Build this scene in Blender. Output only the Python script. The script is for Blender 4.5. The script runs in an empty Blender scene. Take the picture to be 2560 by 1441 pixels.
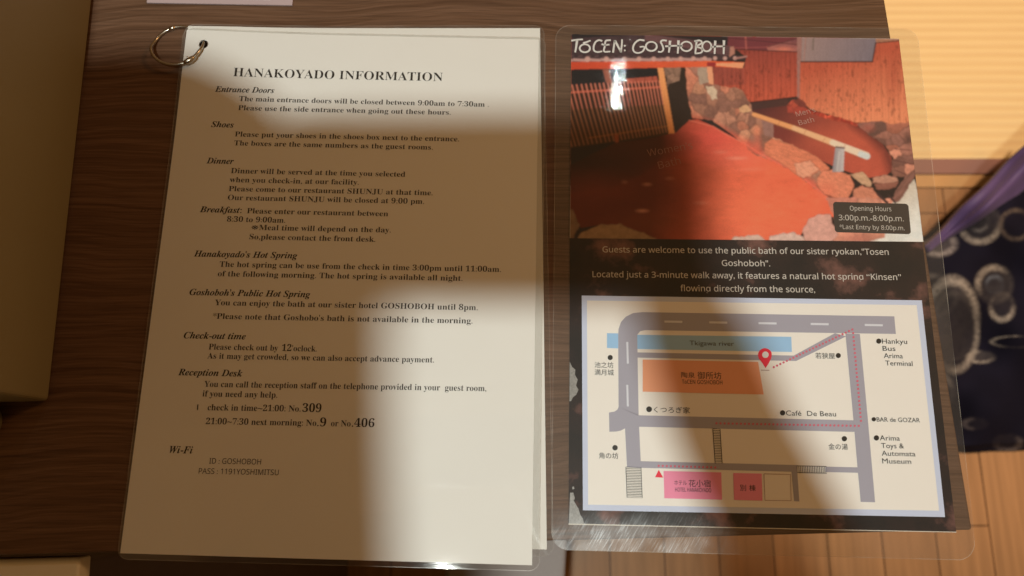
import bpy, bmesh, math, random
import numpy as np
from mathutils import Matrix, Vector

random.seed(7)
RNG = np.random.RandomState(11)
SC = bpy.context.scene
COL = SC.collection

# ------------------------------------------------------------------ camera
FPX, CAMH, TILT, ROLL = 1898.47, 0.409176, 0.2334, 0.0023
PW, PH = 2560.0, 1441.0
CROT = Matrix.Rotation(TILT, 3, 'X') @ Matrix.Rotation(ROLL, 3, 'Y')
cam = bpy.data.cameras.new('camera')
cam_ob = bpy.data.objects.new('camera', cam)
COL.objects.link(cam_ob)
cam_ob.matrix_world = Matrix.Translation((0, 0, CAMH)) @ CROT.to_4x4()
cam.sensor_width = 36.0
cam.lens = FPX / PW * 36.0
cam.clip_start = 0.004
cam.clip_end = 50
cam.dof.use_dof = True
cam.dof.focus_distance = 0.415
cam.dof.aperture_fstop = 8.0
SC.camera = cam_ob

# ------------------------------------------------------------------ light
W = bpy.data.worlds.new('World')
SC.world = W
W.use_nodes = True
_bg = W.node_tree.nodes['Background']
_bg.inputs[0].default_value = (0.198, 0.106, 0.037, 1)
_bg.inputs[1].default_value = 1.0
LAMP = Vector((-0.145, -0.245, 1.300))
TABLE_H = 0.69
FZ = -TABLE_H


def lamp(name, kind, loc, watts, colour, radius):
    d = bpy.data.lights.new(name, kind)
    d.energy = watts
    d.color = colour
    d.shadow_soft_size = radius
    o = bpy.data.objects.new(name, d)
    o.location = loc
    COL.objects.link(o)
    return o


lamp('ceiling_lamp', 'POINT', LAMP, 58, (0.92, 0.98, 0.91), 0.031)
lamp('ceiling_lamp', 'POINT', (0.29, 1.03, 1.5), 2.6, (1.0, 0.97, 0.92), 0.007)
lamp('fill_lamp', 'POINT', (0.95, 0.55, 0.95), 14, (1.0, 0.52, 0.20), 0.10)  # added warm fill from the right, not a known lamp
sp = lamp('downlight', 'SPOT', (0.62, 0.62, 1.15), 92, (1.0, 0.72, 0.52), 0.03)
sp.data.spot_size = math.radians(44)
sp.data.spot_blend = 0.55
sp.rotation_euler = (Vector((0.66, 0.48, FZ)) - Vector(sp.location)).to_track_quat('-Z', 'Y').to_euler()

SC.view_settings.view_transform = 'Standard'
SC.view_settings.look = 'None'
SC.view_settings.exposure = 0
SC.view_settings.gamma = 1
SC.view_settings.use_curve_mapping = False
try:
    SC.cycles.transparent_max_bounces = 24
    SC.cycles.max_bounces = 8
    SC.cycles.caustics_reflective = False
    SC.cycles.caustics_refractive = False
    SC.cycles.sample_clamp_indirect = 4
    SC.cycles.use_denoising = True
except Exception:
    pass

# ------------------------------------------------------------------ helpers
def P(x, y, z=0.0):
    """a point measured on the photograph -> the point of the horizontal plane z it shows"""
    d = CROT @ Vector(((x - PW / 2) / FPX, -(y - PH / 2) / FPX, -1.0))
    s = (z - CAMH) / d.z
    return Vector((d.x * s, d.y * s, z))


CR = np.array(CROT)


def to_px(xy):
    """plane z=0 points (n,2) -> photograph coordinates, for the printed picture"""
    q = np.column_stack([xy, np.full(len(xy), -CAMH)]) @ CR
    return PW / 2 + FPX * q[:, 0] / -q[:, 2], PH / 2 - FPX * q[:, 1] / -q[:, 2]


def lin(c):
    c = np.asarray(c, float) / 255.0
    return np.where(c <= 0.04045, c / 12.92, ((c + 0.055) / 1.055) ** 2.4)


ILL = np.array([0.90, 0.80, 0.68])


def alb(*c):
    """what a printed colour seen under the warm lamp has as its own colour"""
    return tuple(np.clip(lin(c) / ILL, 0.004, 0.86))


def mk(name):
    m = bpy.data.materials.new(name)
    m.use_nodes = True
    nt = m.node_tree
    return m, nt, nt.nodes['Principled BSDF']


def node(nt, t, **kw):
    n = nt.nodes.new(t)
    for k, v in kw.items():
        setattr(n, k, v)
    return n


def simple(name, c, rough=0.6, metal=0.0, vary=0.06, scale=60.0, spec=0.4, bump=0.0, bscale=400.0):
    m, nt, b = mk(name)
    tc = node(nt, 'ShaderNodeTexCoord')
    nz = node(nt, 'ShaderNodeTexNoise')
    nz.inputs['Scale'].default_value = scale
    nz.inputs['Detail'].default_value = 4
    nt.links.new(tc.outputs['Object'], nz.inputs['Vector'])
    mx = node(nt, 'ShaderNodeMix', data_type='RGBA')
    mx.inputs['A'].default_value = (*[v * (1 - vary) for v in c[:3]], 1)
    mx.inputs['B'].default_value = (*[min(1, v * (1 + vary)) for v in c[:3]], 1)
    nt.links.new(nz.outputs['Fac'], mx.inputs['Factor'])
    nt.links.new(mx.outputs['Result'], b.inputs['Base Color'])
    b.inputs['Roughness'].default_value = rough
    b.inputs['Metallic'].default_value = metal
    b.inputs['Specular IOR Level'].default_value = spec
    if bump:
        n2 = node(nt, 'ShaderNodeTexNoise')
        n2.inputs['Scale'].default_value = bscale
        nt.links.new(tc.outputs['Object'], n2.inputs['Vector'])
        bp = node(nt, 'ShaderNodeBump')
        bp.inputs['Strength'].default_value = bump
        bp.inputs['Distance'].default_value = 0.001
        nt.links.new(n2.outputs['Fac'], bp.inputs['Height'])
        nt.links.new(bp.outputs['Normal'], b.inputs['Normal'])
    return m


def link(name, me, mats=(), parent=None, smooth=False):
    o = bpy.data.objects.new(name, me)
    COL.objects.link(o)
    for m in (mats if isinstance(mats, (list, tuple)) else [mats]):
        me.materials.append(m)
    if parent:
        o.parent = parent
    if smooth:
        me.polygons.foreach_set('use_smooth', [True] * len(me.polygons))
    return o


def from_bm(name, bm, mats=(), parent=None, smooth=False):
    me = bpy.data.meshes.new(name)
    bm.to_mesh(me)
    bm.free()
    return link(name, me, mats, parent, smooth)


def tag(o, label=None, cat=None, group=None, kind=None):
    for k, v in (('label', label), ('category', cat), ('group', group), ('kind', kind)):
        if v:
            o[k] = v
    return o


def thing(name, label, cat, group=None):
    o = bpy.data.objects.new(name, None)
    o.empty_display_size = 0.02
    COL.objects.link(o)
    return tag(o, label, cat, group)


def sheet_bm(outline, holes=(), step=0.02, zf=None):
    """flat outline (2D points) with holes, cut into a grid so that it can bend"""
    bm = bmesh.new()
    edges = []
    for loop in (outline, *holes):
        vs = [bm.verts.new((p[0], p[1], 0)) for p in loop]
        edges += [bm.edges.new((vs[i], vs[(i + 1) % len(vs)])) for i in range(len(vs))]
    bmesh.ops.triangle_fill(bm, use_beauty=True, use_dissolve=False, edges=edges)
    if step:
        xs = [v.co.x for v in bm.verts]
        ys = [v.co.y for v in bm.verts]
        for lo, hi, ax in ((min(xs), max(xs), 0), (min(ys), max(ys), 1)):
            k = lo + step * 0.5
            while k < hi:
                co = Vector((0, 0, 0)); no = Vector((0, 0, 0))
                co[ax] = k; no[ax] = 1
                bmesh.ops.bisect_plane(bm, geom=bm.verts[:] + bm.edges[:] + bm.faces[:], plane_co=co, plane_no=no)
                k += step
    if zf:
        for v in bm.verts:
            v.co.z = zf(v.co.x, v.co.y)
    bmesh.ops.recalc_face_normals(bm, faces=bm.faces[:])
    for f in bm.faces:
        if f.normal.z < 0:
            f.normal_flip()
    return bm


def quad_grow(q, d):
    """grow a quad of 2D points (TL, TR, BR, BL) by d on each side"""
    c = sum(q, Vector((0, 0))) / 4
    out = []
    for i in range(4):
        a = (q[i] - q[i - 1]).normalized()
        b = (q[i] - q[(i + 1) % 4]).normalized()
        out.append(q[i] + a * d + b * d)
    return out


def rounded(q, r, n=7):
    out = []
    for i in range(4):
        p = q[i]
        a = (q[i - 1] - p).normalized(); b = (q[(i + 1) % 4] - p).normalized()
        A = p + a * r; B = p + b * r
        for k in range(n + 1):
            t = k / n
            out.append((1 - t) ** 2 * A + 2 * t * (1 - t) * (p + (a + b) * r * 0.16) + t * t * B)
    return out


def pq(pts, z=0.0):
    return [P(x, y, z).to_2d() for x, y in pts]


def poly_mesh(name, polys, mat, parent, zf):
    bm = bmesh.new()
    for pl in polys:
        vs = [bm.verts.new((p[0], p[1], zf(p[0], p[1]))) for p in pl]
        if len(vs) > 2:
            f = bm.faces.new(vs)
    bmesh.ops.recalc_face_normals(bm, faces=bm.faces[:])
    for f in bm.faces:
        if f.normal.z < 0:
            f.normal_flip()
    bmesh.ops.triangulate(bm, faces=bm.faces[:])
    return from_bm(name, bm, mat, parent)


# ------------------------------------------------------------------ lettering
def serif(t):
    o = ''
    for c in t:
        if 'A' <= c <= 'Z': o += chr(0x1D400 + ord(c) - 65)
        elif 'a' <= c <= 'z': o += chr(0x1D41A + ord(c) - 97)
        elif '0' <= c <= '9': o += chr(0x1D7CE + ord(c) - 48)
        else: o += c
    return o


def slanted(t):
    o = ''
    for c in t:
        if 'A' <= c <= 'Z': o += chr(0x1D468 + ord(c) - 65)
        elif 'a' <= c <= 'z': o += chr(0x1D482 + ord(c) - 97)
        elif '0' <= c <= '9': o += chr(0x1D7CE + ord(c) - 48)
        else: o += c
    return o


def sans(t):
    o = ''
    for c in t:
        if 'A' <= c <= 'Z': o += chr(0x1D5A0 + ord(c) - 65)
        elif 'a' <= c <= 'z': o += chr(0x1D5BA + ord(c) - 97)
        elif '0' <= c <= '9': o += chr(0x1D7E2 + ord(c) - 48)
        else: o += c
    return o


STYLE = {'serif': serif, 'slanted': slanted, 'sans': sans, 'plain': lambda t: t}


def glyphs(text, offset=0.0, spacing=1.0):
    """vertices and faces of a line of type, baseline at y=0, em 1"""
    c = bpy.data.curves.new('type', 'FONT')
    c.body = text
    c.size = 1.0
    c.offset = offset
    c.resolution_u = 3
    c.space_character = spacing
    o = bpy.data.objects.new('type', c)
    COL.objects.link(o)
    dg = bpy.context.evaluated_depsgraph_get()
    ev = o.evaluated_get(dg)
    me = ev.to_mesh()
    n = len(me.vertices)
    co = np.zeros(n * 3)
    me.vertices.foreach_get('co', co)
    fs = [tuple(p.vertices) for p in me.polygons]
    ev.to_mesh_clear()
    bpy.data.objects.remove(o)
    bpy.data.curves.remove(c)
    return co.reshape(-1, 3)[:, :2], fs


CAP = {}


def cap_of(style):
    if style not in CAP:
        v, _ = glyphs(STYLE[style]('H'))
        CAP[style] = v[:, 1].max() - v[:, 1].min()
    return CAP[style]


def lettering(name, lines, mat, parent, zf):
    """lines: (text, start px, end px, cap height px, style, offset) -> one mesh of type lying on a sheet"""
    V, F = [], []
    for text, a, b, cap, style, off in lines:
        A = P(*a).to_2d(); B = P(*b).to_2d()
        L = (B - A).length
        u = (B - A) / L
        v = Vector((-u.y, u.x))
        g, fs = glyphs(STYLE[style](text), off)
        if len(g) == 0:
            continue
        pxmm = L / (Vector(b) - Vector(a)).length
        sy = cap * pxmm / (cap_of(style) if style != 'cjk' else 0.9)
        x0, x1 = g[:, 0].min(), g[:, 0].max()
        sx = L / (x1 - x0)
        base = len(V)
        for p in g:
            q = A + u * ((p[0] - x0) * sx) + v * (p[1] * sy)
            V.append((q.x, q.y, zf(q.x, q.y)))
        F += [tuple(i + base for i in f) for f in fs]
    me = bpy.data.meshes.new(name)
    me.from_pydata(V, [], F)
    me.update()
    o = link(name, me, mat, parent)
    return o


def cjk(text, a, b, h, off=0.0):
    """a line of kanji or kana: cap given as the full height of a character"""
    return (text, a, b, h * cap_of('plain') / 0.90, 'plain', off)


def ribbon(pts, w, wend=None):
    """a pen stroke as one polygon through 2D points"""
    n = len(pts)
    l, r = [], []
    for i, p in enumerate(pts):
        d = (pts[min(i + 1, n - 1)] - pts[max(i - 1, 0)]).normalized()
        k = w if wend is None else w + (wend - w) * i / (n - 1)
        nn = Vector((-d.y, d.x)) * k / 2
        l.append(p + nn); r.append(p - nn)
    return [[l[i], l[i + 1], r[i + 1], r[i]] for i in range(n - 1)]


def circle_px(cx, cy, r, n=20, ry=None):
    ry = r if ry is None else ry
    return pq([(cx + r * math.cos(2 * math.pi * k / n), cy + ry * math.sin(2 * math.pi * k / n)) for k in range(n)])


# ------------------------------------------------------------------ materials
def wood_table():
    m, nt, b = mk('table_laminate')
    tc = node(nt, 'ShaderNodeTexCoord')
    mp = node(nt, 'ShaderNodeMapping')
    mp.inputs['Rotation'].default_value = (0, 0, math.radians(-3))
    mp.inputs['Scale'].default_value = (5.0, 230.0, 1.0)
    nt.links.new(tc.outputs['Object'], mp.inputs['Vector'])
    warp = node(nt, 'ShaderNodeTexNoise'); warp.inputs['Scale'].default_value = 9.0
    warp.inputs['Detail'].default_value = 2
    nt.links.new(tc.outputs['Object'], warp.inputs['Vector'])
    vm = node(nt, 'ShaderNodeVectorMath', operation='MULTIPLY_ADD')
    vm.inputs[1].default_value = (0.5, 6.0, 0)
    nt.links.new(warp.outputs['Color'], vm.inputs[0])
    nt.links.new(mp.outputs['Vector'], vm.inputs[2])
    g = node(nt, 'ShaderNodeTexNoise'); g.inputs['Scale'].default_value = 1.6
    g.inputs['Detail'].default_value = 7; g.inputs['Roughness'].default_value = 0.68
    nt.links.new(vm.outputs['Vector'], g.inputs['Vector'])
    rp = node(nt, 'ShaderNodeValToRGB')
    e = rp.color_ramp.elements
    e[0].position = 0.30; e[0].color = (0.074, 0.035, 0.018, 1)
    e[1].position = 0.72; e[1].color = (0.172, 0.095, 0.057, 1)
    k = e.new(0.45); k.color = (0.107, 0.054, 0.029, 1)
    k = e.new(0.56); k.color = (0.136, 0.072, 0.042, 1)
    nt.links.new(g.outputs['Fac'], rp.inputs['Fac'])
    # fine dark pores across the figure
    mp2 = node(nt, 'ShaderNodeMapping'); mp2.inputs['Scale'].default_value = (26.0, 900.0, 1.0)
    mp2.inputs['Rotation'].default_value = (0, 0, math.radians(-3))
    nt.links.new(tc.outputs['Object'], mp2.inputs['Vector'])
    f = node(nt, 'ShaderNodeTexNoise'); f.inputs['Scale'].default_value = 1.0; f.inputs['Detail'].default_value = 3
    nt.links.new(mp2.outputs['Vector'], f.inputs['Vector'])
    r2 = node(nt, 'ShaderNodeMapRange')
    r2.inputs['From Min'].default_value = 0.30; r2.inputs['From Max'].default_value = 0.55
    r2.inputs['To Min'].default_value = 0.74; r2.inputs['To Max'].default_value = 1.06
    nt.links.new(f.outputs['Fac'], r2.inputs['Value'])
    mx = node(nt, 'ShaderNodeMix', data_type='RGBA', blend_type='MULTIPLY')
    mx.inputs['Factor'].default_value = 1.0
    nt.links.new(rp.outputs['Color'], mx.inputs['A'])
    nt.links.new(r2.outputs['Result'], mx.inputs['B'])
    nt.links.new(mx.outputs['Result'], b.inputs['Base Color'])
    b.inputs['Roughness'].default_value = 0.5
    b.inputs['Specular IOR Level'].default_value = 0.3
    bp = node(nt, 'ShaderNodeBump'); bp.inputs['Strength'].default_value = 0.12
    bp.inputs['Distance'].default_value = 0.0006
    nt.links.new(f.outputs['Fac'], bp.inputs['Height'])
    nt.links.new(bp.outputs['Normal'], b.inputs['Normal'])
    return m


def floor_planks():
    m, nt, b = mk('plank_floor')
    tc = node(nt, 'ShaderNodeTexCoord')
    mp = node(nt, 'ShaderNodeMapping')
    mp.inputs['Rotation'].default_value = (0, 0, math.radians(90))
    mp.inputs['Location'].default_value = (0.21, 0.018, 0)
    nt.links.new(tc.outputs['Object'], mp.inputs['Vector'])
    br = node(nt, 'ShaderNodeTexBrick')
    br.offset = 0.37
    br.inputs['Scale'].default_value = 1.0
    br.inputs['Brick Width'].default_value = 0.455
    br.inputs['Row Height'].default_value = 0.075
    br.inputs['Mortar Size'].default_value = 0.0012
    br.inputs['Mortar Smooth'].default_value = 0.2
    br.inputs['Color1'].default_value = (0.33, 0.175, 0.078, 1)
    br.inputs['Color2'].default_value = (0.42, 0.235, 0.112, 1)
    br.inputs['Mortar'].default_value = (0.10, 0.048, 0.020, 1)
    nt.links.new(mp.outputs['Vector'], br.inputs['Vector'])
    mp2 = node(nt, 'ShaderNodeMapping'); mp2.inputs['Scale'].default_value = (90, 5, 1)
    nt.links.new(tc.outputs['Object'], mp2.inputs['Vector'])
    g = node(nt, 'ShaderNodeTexNoise'); g.inputs['Scale'].default_value = 1.2; g.inputs['Detail'].default_value = 5
    nt.links.new(mp2.outputs['Vector'], g.inputs['Vector'])
    r2 = node(nt, 'ShaderNodeMapRange')
    r2.inputs['To Min'].default_value = 0.60; r2.inputs['To Max'].default_value = 1.40
    nt.links.new(g.outputs['Fac'], r2.inputs['Value'])
    mx = node(nt, 'ShaderNodeMix', data_type='RGBA', blend_type='MULTIPLY')
    mx.inputs['Factor'].default_value = 1.0
    nt.links.new(br.outputs['Color'], mx.inputs['A'])
    nt.links.new(r2.outputs['Result'], mx.inputs['B'])
    nt.links.new(mx.outputs['Result'], b.inputs['Base Color'])
    b.inputs['Roughness'].default_value = 0.42
    b.inputs['Specular IOR Level'].default_value = 0.35
    return m


def tatami():
    m, nt, b = mk('tatami_weave')
    tc = node(nt, 'ShaderNodeTexCoord')
    wv = node(nt, 'ShaderNodeTexWave', wave_type='BANDS', bands_direction='Y')
    wv.inputs['Scale'].default_value = 20.5
    wv.inputs['Distortion'].default_value = 0.25
    wv.inputs['Detail'].default_value = 1
    nt.links.new(tc.outputs['Object'], wv.inputs['Vector'])
    mp = node(nt, 'ShaderNodeMapping'); mp.inputs['Scale'].default_value = (12, 160, 1)
    nt.links.new(tc.outputs['Object'], mp.inputs['Vector'])
    nz = node(nt, 'ShaderNodeTexNoise'); nz.inputs['Scale'].default_value = 1.0; nz.inputs['Detail'].default_value = 4
    nt.links.new(mp.outputs['Vector'], nz.inputs['Vector'])
    ad = node(nt, 'ShaderNodeMath', operation='MULTIPLY_ADD')
    ad.inputs[1].default_value = 0.55
    nt.links.new(nz.outputs['Fac'], ad.inputs[0])
    sc = node(nt, 'ShaderNodeMath', operation='MULTIPLY'); sc.inputs[1].default_value = 0.45
    nt.links.new(wv.outputs['Fac'], sc.inputs[0])
    nt.links.new(sc.outputs[0], ad.inputs[2])
    rp = node(nt, 'ShaderNodeValToRGB')
    e = rp.color_ramp.elements
    e[0].position = 0.15; e[0].color = (0.74, 0.54, 0.27, 1)
    e[1].position = 0.85; e[1].color = (0.84, 0.66, 0.34, 1)
    nt.links.new(ad.outputs[0], rp.inputs['Fac'])
    nt.links.new(rp.outputs['Color'], b.inputs['Base Color'])
    b.inputs['Roughness'].default_value = 0.7
    bp = node(nt, 'ShaderNodeBump'); bp.inputs['Strength'].default_value = 0.6; bp.inputs['Distance'].default_value = 0.002
    nt.links.new(wv.outputs['Fac'], bp.inputs['Height'])
    nt.links.new(bp.outputs['Normal'], b.inputs['Normal'])
    return m


def film(name, haze=0.05, bump=0.10, scratch=None):
    """clear laminating film: mostly see-through, a gloss at Fresnel strength, a little milky scatter"""
    m = bpy.data.materials.new(name)
    m.use_nodes = True
    nt = m.node_tree
    nt.nodes.clear()
    out = node(nt, 'ShaderNodeOutputMaterial')
    tr = node(nt, 'ShaderNodeBsdfTransparent'); tr.inputs[0].default_value = (0.97, 0.97, 0.965, 1)
    df = node(nt, 'ShaderNodeBsdfDiffuse'); df.inputs[0].default_value = (0.75, 0.75, 0.75, 1)
    gl = node(nt, 'ShaderNodeBsdfGlossy'); gl.inputs['Roughness'].default_value = 0.035
    tc = node(nt, 'ShaderNodeTexCoord')
    n1 = node(nt, 'ShaderNodeTexNoise'); n1.inputs['Scale'].default_value = 28; n1.inputs['Detail'].default_value = 1
    n2 = node(nt, 'ShaderNodeTexNoise'); n2.inputs['Scale'].default_value = 420; n2.inputs['Detail'].default_value = 2
    mp1 = node(nt, 'ShaderNodeMapping'); mp1.inputs['Scale'].default_value = (0.45, 1.0, 1.0)
    nt.links.new(tc.outputs['Object'], mp1.inputs['Vector'])
    nt.links.new(mp1.outputs['Vector'], n1.inputs['Vector'])
    mp2 = node(nt, 'ShaderNodeMapping'); mp2.inputs['Scale'].default_value = (0.35, 1.0, 1.0)
    nt.links.new(tc.outputs['Object'], mp2.inputs['Vector'])
    nt.links.new(mp2.outputs['Vector'], n2.inputs['Vector'])
    b1 = node(nt, 'ShaderNodeBump'); b1.inputs['Strength'].default_value = bump; b1.inputs['Distance'].default_value = 0.006
    b2 = node(nt, 'ShaderNodeBump'); b2.inputs['Strength'].default_value = bump * 0.9; b2.inputs['Distance'].default_value = 0.0006
    nt.links.new(n1.outputs['Fac'], b1.inputs['Height'])
    nt.links.new(n2.outputs['Fac'], b2.inputs['Height'])
    nt.links.new(b1.outputs['Normal'], b2.inputs['Normal'])
    nt.links.new(b2.outputs['Normal'], gl.inputs['Normal'])
    fr = node(nt, 'ShaderNodeFresnel')
    geo = node(nt, 'ShaderNodeNewGeometry')
    io = node(nt, 'ShaderNodeMapRange')          # a thin sheet reflects alike from both sides
    io.inputs['To Min'].default_value = 1.5; io.inputs['To Max'].default_value = 1 / 1.5
    nt.links.new(geo.outputs['Backfacing'], io.inputs['Value'])
    nt.links.new(io.outputs[0], fr.inputs['IOR'])
    m1 = node(nt, 'ShaderNodeMixShader'); m1.inputs[0].default_value = haze
    nt.links.new(tr.outputs[0], m1.inputs[1]); nt.links.new(df.outputs[0], m1.inputs[2])
    m2 = node(nt, 'ShaderNodeMixShader')
    nt.links.new(fr.outputs[0], m2.inputs[0])
    nt.links.new(m1.outputs[0], m2.inputs[1]); nt.links.new(gl.outputs[0], m2.inputs[2])
    last = m2
    if scratch:
        # worn zone: short oblique scratches that scatter the lamp
        (x0, x1), (y0, y1), rot = scratch
        sep = node(nt, 'ShaderNodeSeparateXYZ')
        nt.links.new(tc.outputs['Object'], sep.inputs[0])
        fac = None
        for sock, lo, hi, w in (('X', x0, x1, 0.032), ('Y', y0, y1, 0.012)):
            a = node(nt, 'ShaderNodeMapRange', interpolation_type='SMOOTHSTEP')
            a.inputs['From Min'].default_value = lo - w; a.inputs['From Max'].default_value = lo + w
            bb = node(nt, 'ShaderNodeMapRange', interpolation_type='SMOOTHSTEP')
            bb.inputs['From Min'].default_value = hi - w; bb.inputs['From Max'].default_value = hi + w
            bb.inputs['To Min'].default_value = 1; bb.inputs['To Max'].default_value = 0
            nt.links.new(sep.outputs[sock], a.inputs['Value']); nt.links.new(sep.outputs[sock], bb.inputs['Value'])
            mu = node(nt, 'ShaderNodeMath', operation='MULTIPLY')
            nt.links.new(a.outputs[0], mu.inputs[0]); nt.links.new(bb.outputs[0], mu.inputs[1])
            if fac is None:
                fac = mu
            else:
                m3 = node(nt, 'ShaderNodeMath', operation='MULTIPLY')
                nt.links.new(fac.outputs[0], m3.inputs[0]); nt.links.new(mu.outputs[0], m3.inputs[1])
                fac = m3
        mp = node(nt, 'ShaderNodeMapping')
        mp.vector_type = 'TEXTURE'
        mp.inputs['Rotation'].default_value = (0, 0, math.radians(rot))
        mp.inputs['Scale'].default_value = (1 / 110, 1 / 1900, 1)
        nt.links.new(tc.outputs['Object'], mp.inputs['Vector'])
        nz = node(nt, 'ShaderNodeTexNoise'); nz.inputs['Scale'].default_value = 1.0; nz.inputs['Detail'].default_value = 2
        nt.links.new(mp.outputs['Vector'], nz.inputs['Vector'])
        nb = node(nt, 'ShaderNodeTexNoise'); nb.inputs['Scale'].default_value = 60
        nt.links.new(tc.outputs['Object'], nb.inputs['Vector'])
        th = node(nt, 'ShaderNodeMapRange')
        th.inputs['From Min'].default_value = 0.52; th.inputs['From Max'].default_value = 0.72
        nt.links.new(nz.outputs['Fac'], th.inputs['Value'])
        th2 = node(nt, 'ShaderNodeMapRange')
        th2.inputs['From Min'].default_value = 0.35; th2.inputs['From Max'].default_value = 0.62
        th2.inputs['To Min'].default_value = 0.25
        nt.links.new(nb.outputs['Fac'], th2.inputs['Value'])
        a1 = node(nt, 'ShaderNodeMath', operation='MULTIPLY_ADD')
        a1.inputs[1].default_value = 0.32; a1.inputs[2].default_value = 0.15
        nt.links.new(th.outputs[0], a1.inputs[0])
        a2 = node(nt, 'ShaderNodeMath', operation='MULTIPLY')
        nt.links.new(a1.outputs[0], a2.inputs[0]); nt.links.new(th2.outputs[0], a2.inputs[1])
        a3 = node(nt, 'ShaderNodeMath', operation='MULTIPLY')
        nt.links.new(a2.outputs[0], a3.inputs[0]); nt.links.new(fac.outputs[0], a3.inputs[1])
        g2 = node(nt, 'ShaderNodeBsdfGlossy'); g2.inputs['Roughness'].default_value = 0.42
        g2.inputs[0].default_value = (0.8, 0.82, 0.85, 1)
        m4 = node(nt, 'ShaderNodeMixShader')
        nt.links.new(a3.outputs[0], m4.inputs[0])
        nt.links.new(m2.outputs[0], m4.inputs[1]); nt.links.new(g2.outputs[0], m4.inputs[2])
        last = m4
    nt.links.new(last.outputs[0], out.inputs[0])
    return m


def film_edge():
    m = bpy.data.materials.new('film_cut_edge')
    m.use_nodes = True
    nt = m.node_tree
    nt.nodes.clear()
    out = node(nt, 'ShaderNodeOutputMaterial')
    tr = node(nt, 'ShaderNodeBsdfTransparent')
    df = node(nt, 'ShaderNodeBsdfPrincipled')
    df.inputs['Base Color'].default_value = (0.55, 0.52, 0.47, 1)
    df.inputs['Roughness'].default_value = 0.25
    tc = node(nt, 'ShaderNodeTexCoord')
    nz = node(nt, 'ShaderNodeTexNoise'); nz.inputs['Scale'].default_value = 40
    nt.links.new(tc.outputs['Object'], nz.inputs['Vector'])
    mr = node(nt, 'ShaderNodeMapRange'); mr.inputs['From Min'].default_value = 0.35; mr.inputs['From Max'].default_value = 0.65
    mr.inputs['To Min'].default_value = 0.05; mr.inputs['To Max'].default_value = 0.38
    nt.links.new(nz.outputs['Fac'], mr.inputs['Value'])
    mx = node(nt, 'ShaderNodeMixShader')
    nt.links.new(mr.outputs[0], mx.inputs[0])
    nt.links.new(tr.outputs[0], mx.inputs[1]); nt.links.new(df.outputs[0], mx.inputs[2])
    nt.links.new(mx.outputs[0], out.inputs[0])
    return m


M_TABLE = wood_table()
M_FLOOR = floor_planks()
M_TATAMI = tatami()
M_PAPER = simple('copy_paper', (0.80, 0.795, 0.775), 0.75, vary=0.02, scale=25, spec=0.1)
M_PAPER2 = simple('copy_paper_under', (0.78, 0.775, 0.75), 0.75, vary=0.02, scale=25, spec=0.1)
M_INK = simple('toner', (0.022, 0.018, 0.016), 0.6, vary=0.1, spec=0.2)
M_INK_BODY = simple('toner_light', (0.040, 0.033, 0.030), 0.6, vary=0.1, spec=0.2)
M_FILM = film('laminating_film', haze=0.015, bump=0.012)
M_BACK = film('laminating_film_back', haze=0.018, bump=0.03)
M_FILM_OLD = film('laminating_film_worn', haze=0.012, bump=0.12,
                  scratch=((0.030, 0.105), (-0.060, -0.029), 58))
M_EDGE = film_edge()
M_STEEL = simple('ring_steel', (0.52, 0.46, 0.38), 0.25, metal=1.0, vary=0.05)
M_CREAM = simple('cream_plastic', (0.27, 0.22, 0.12), 0.5, vary=0.04, scale=20, spec=0.3)
M_WHITE = simple('white_melamine', (0.80, 0.74, 0.60), 0.7, vary=0.03)
M_PINK = simple('pale_pink_card', alb(168, 142, 134), 0.6, vary=0.04)
M_GREY = simple('grey_cloth', (0.46, 0.40, 0.385), 0.85, vary=0.08, scale=300)
M_HERI = simple('tatami_border_cloth', (0.29, 0.155, 0.125), 0.9, vary=0.12, scale=500)
M_SILL = simple('sill_wood', (0.52, 0.30, 0.125), 0.5, vary=0.15, scale=30)

# ------------------------------------------------------------------ the setting
def slab(name, quad, z0, z1, mat, parent=None, bevel=0.0):
    bm = bmesh.new()
    t = [bm.verts.new((p[0], p[1], z1)) for p in quad]
    b = [bm.verts.new((p[0], p[1], z0)) for p in quad]
    bm.faces.new(t); bm.faces.new(b[::-1])
    n = len(quad)
    for i in range(n):
        bm.faces.new((t[i], b[i], b[(i + 1) % n], t[(i + 1) % n]))
    bmesh.ops.recalc_face_normals(bm, faces=bm.faces[:])
    if bevel:
        bmesh.ops.bevel(bm, geom=bm.edges[:], offset=bevel, segments=3, affect='EDGES', profile=0.5)
    return from_bm(name, bm, mat, parent)


# floor: one sheet
yt0 = P(2400, 400, FZ).y   # lower edge of the straw, then border, then sill
yt1 = P(2400, 438, FZ).y
yt2 = P(2400, 470, FZ).y
fl = slab('floor', [(-2.5, -2.0), (2.5, -2.0), (2.5, yt2 - 0.001), (-2.5, yt2 - 0.001)], FZ - 0.03, FZ, M_FLOOR)
tag(fl, kind='structure')
sill = slab('threshold', [(-2.5, yt2), (2.5, yt2), (2.5, yt1 - 0.001), (-2.5, yt1 - 0.001)], FZ - 0.03, FZ + 0.003, M_SILL)
tag(sill, 'pale wooden threshold strip between plank floor and tatami mat', 'threshold')
tm = thing('tatami_mat', 'yellow woven tatami mat with purple brown cloth border beyond the table', 'tatami')
slab('straw_surface', [(-1.2, yt0), (1.6, yt0), (1.6, yt0 + 1.75), (-1.2, yt0 + 1.75)], FZ - 0.03, FZ + 0.004, M_TATAMI, tm)
slab('cloth_border', [(-1.2, yt1), (1.6, yt1), (1.6, yt0 - 0.0005), (-1.2, yt0 - 0.0005)], FZ - 0.03, FZ + 0.006, M_HERI, tm)

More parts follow.
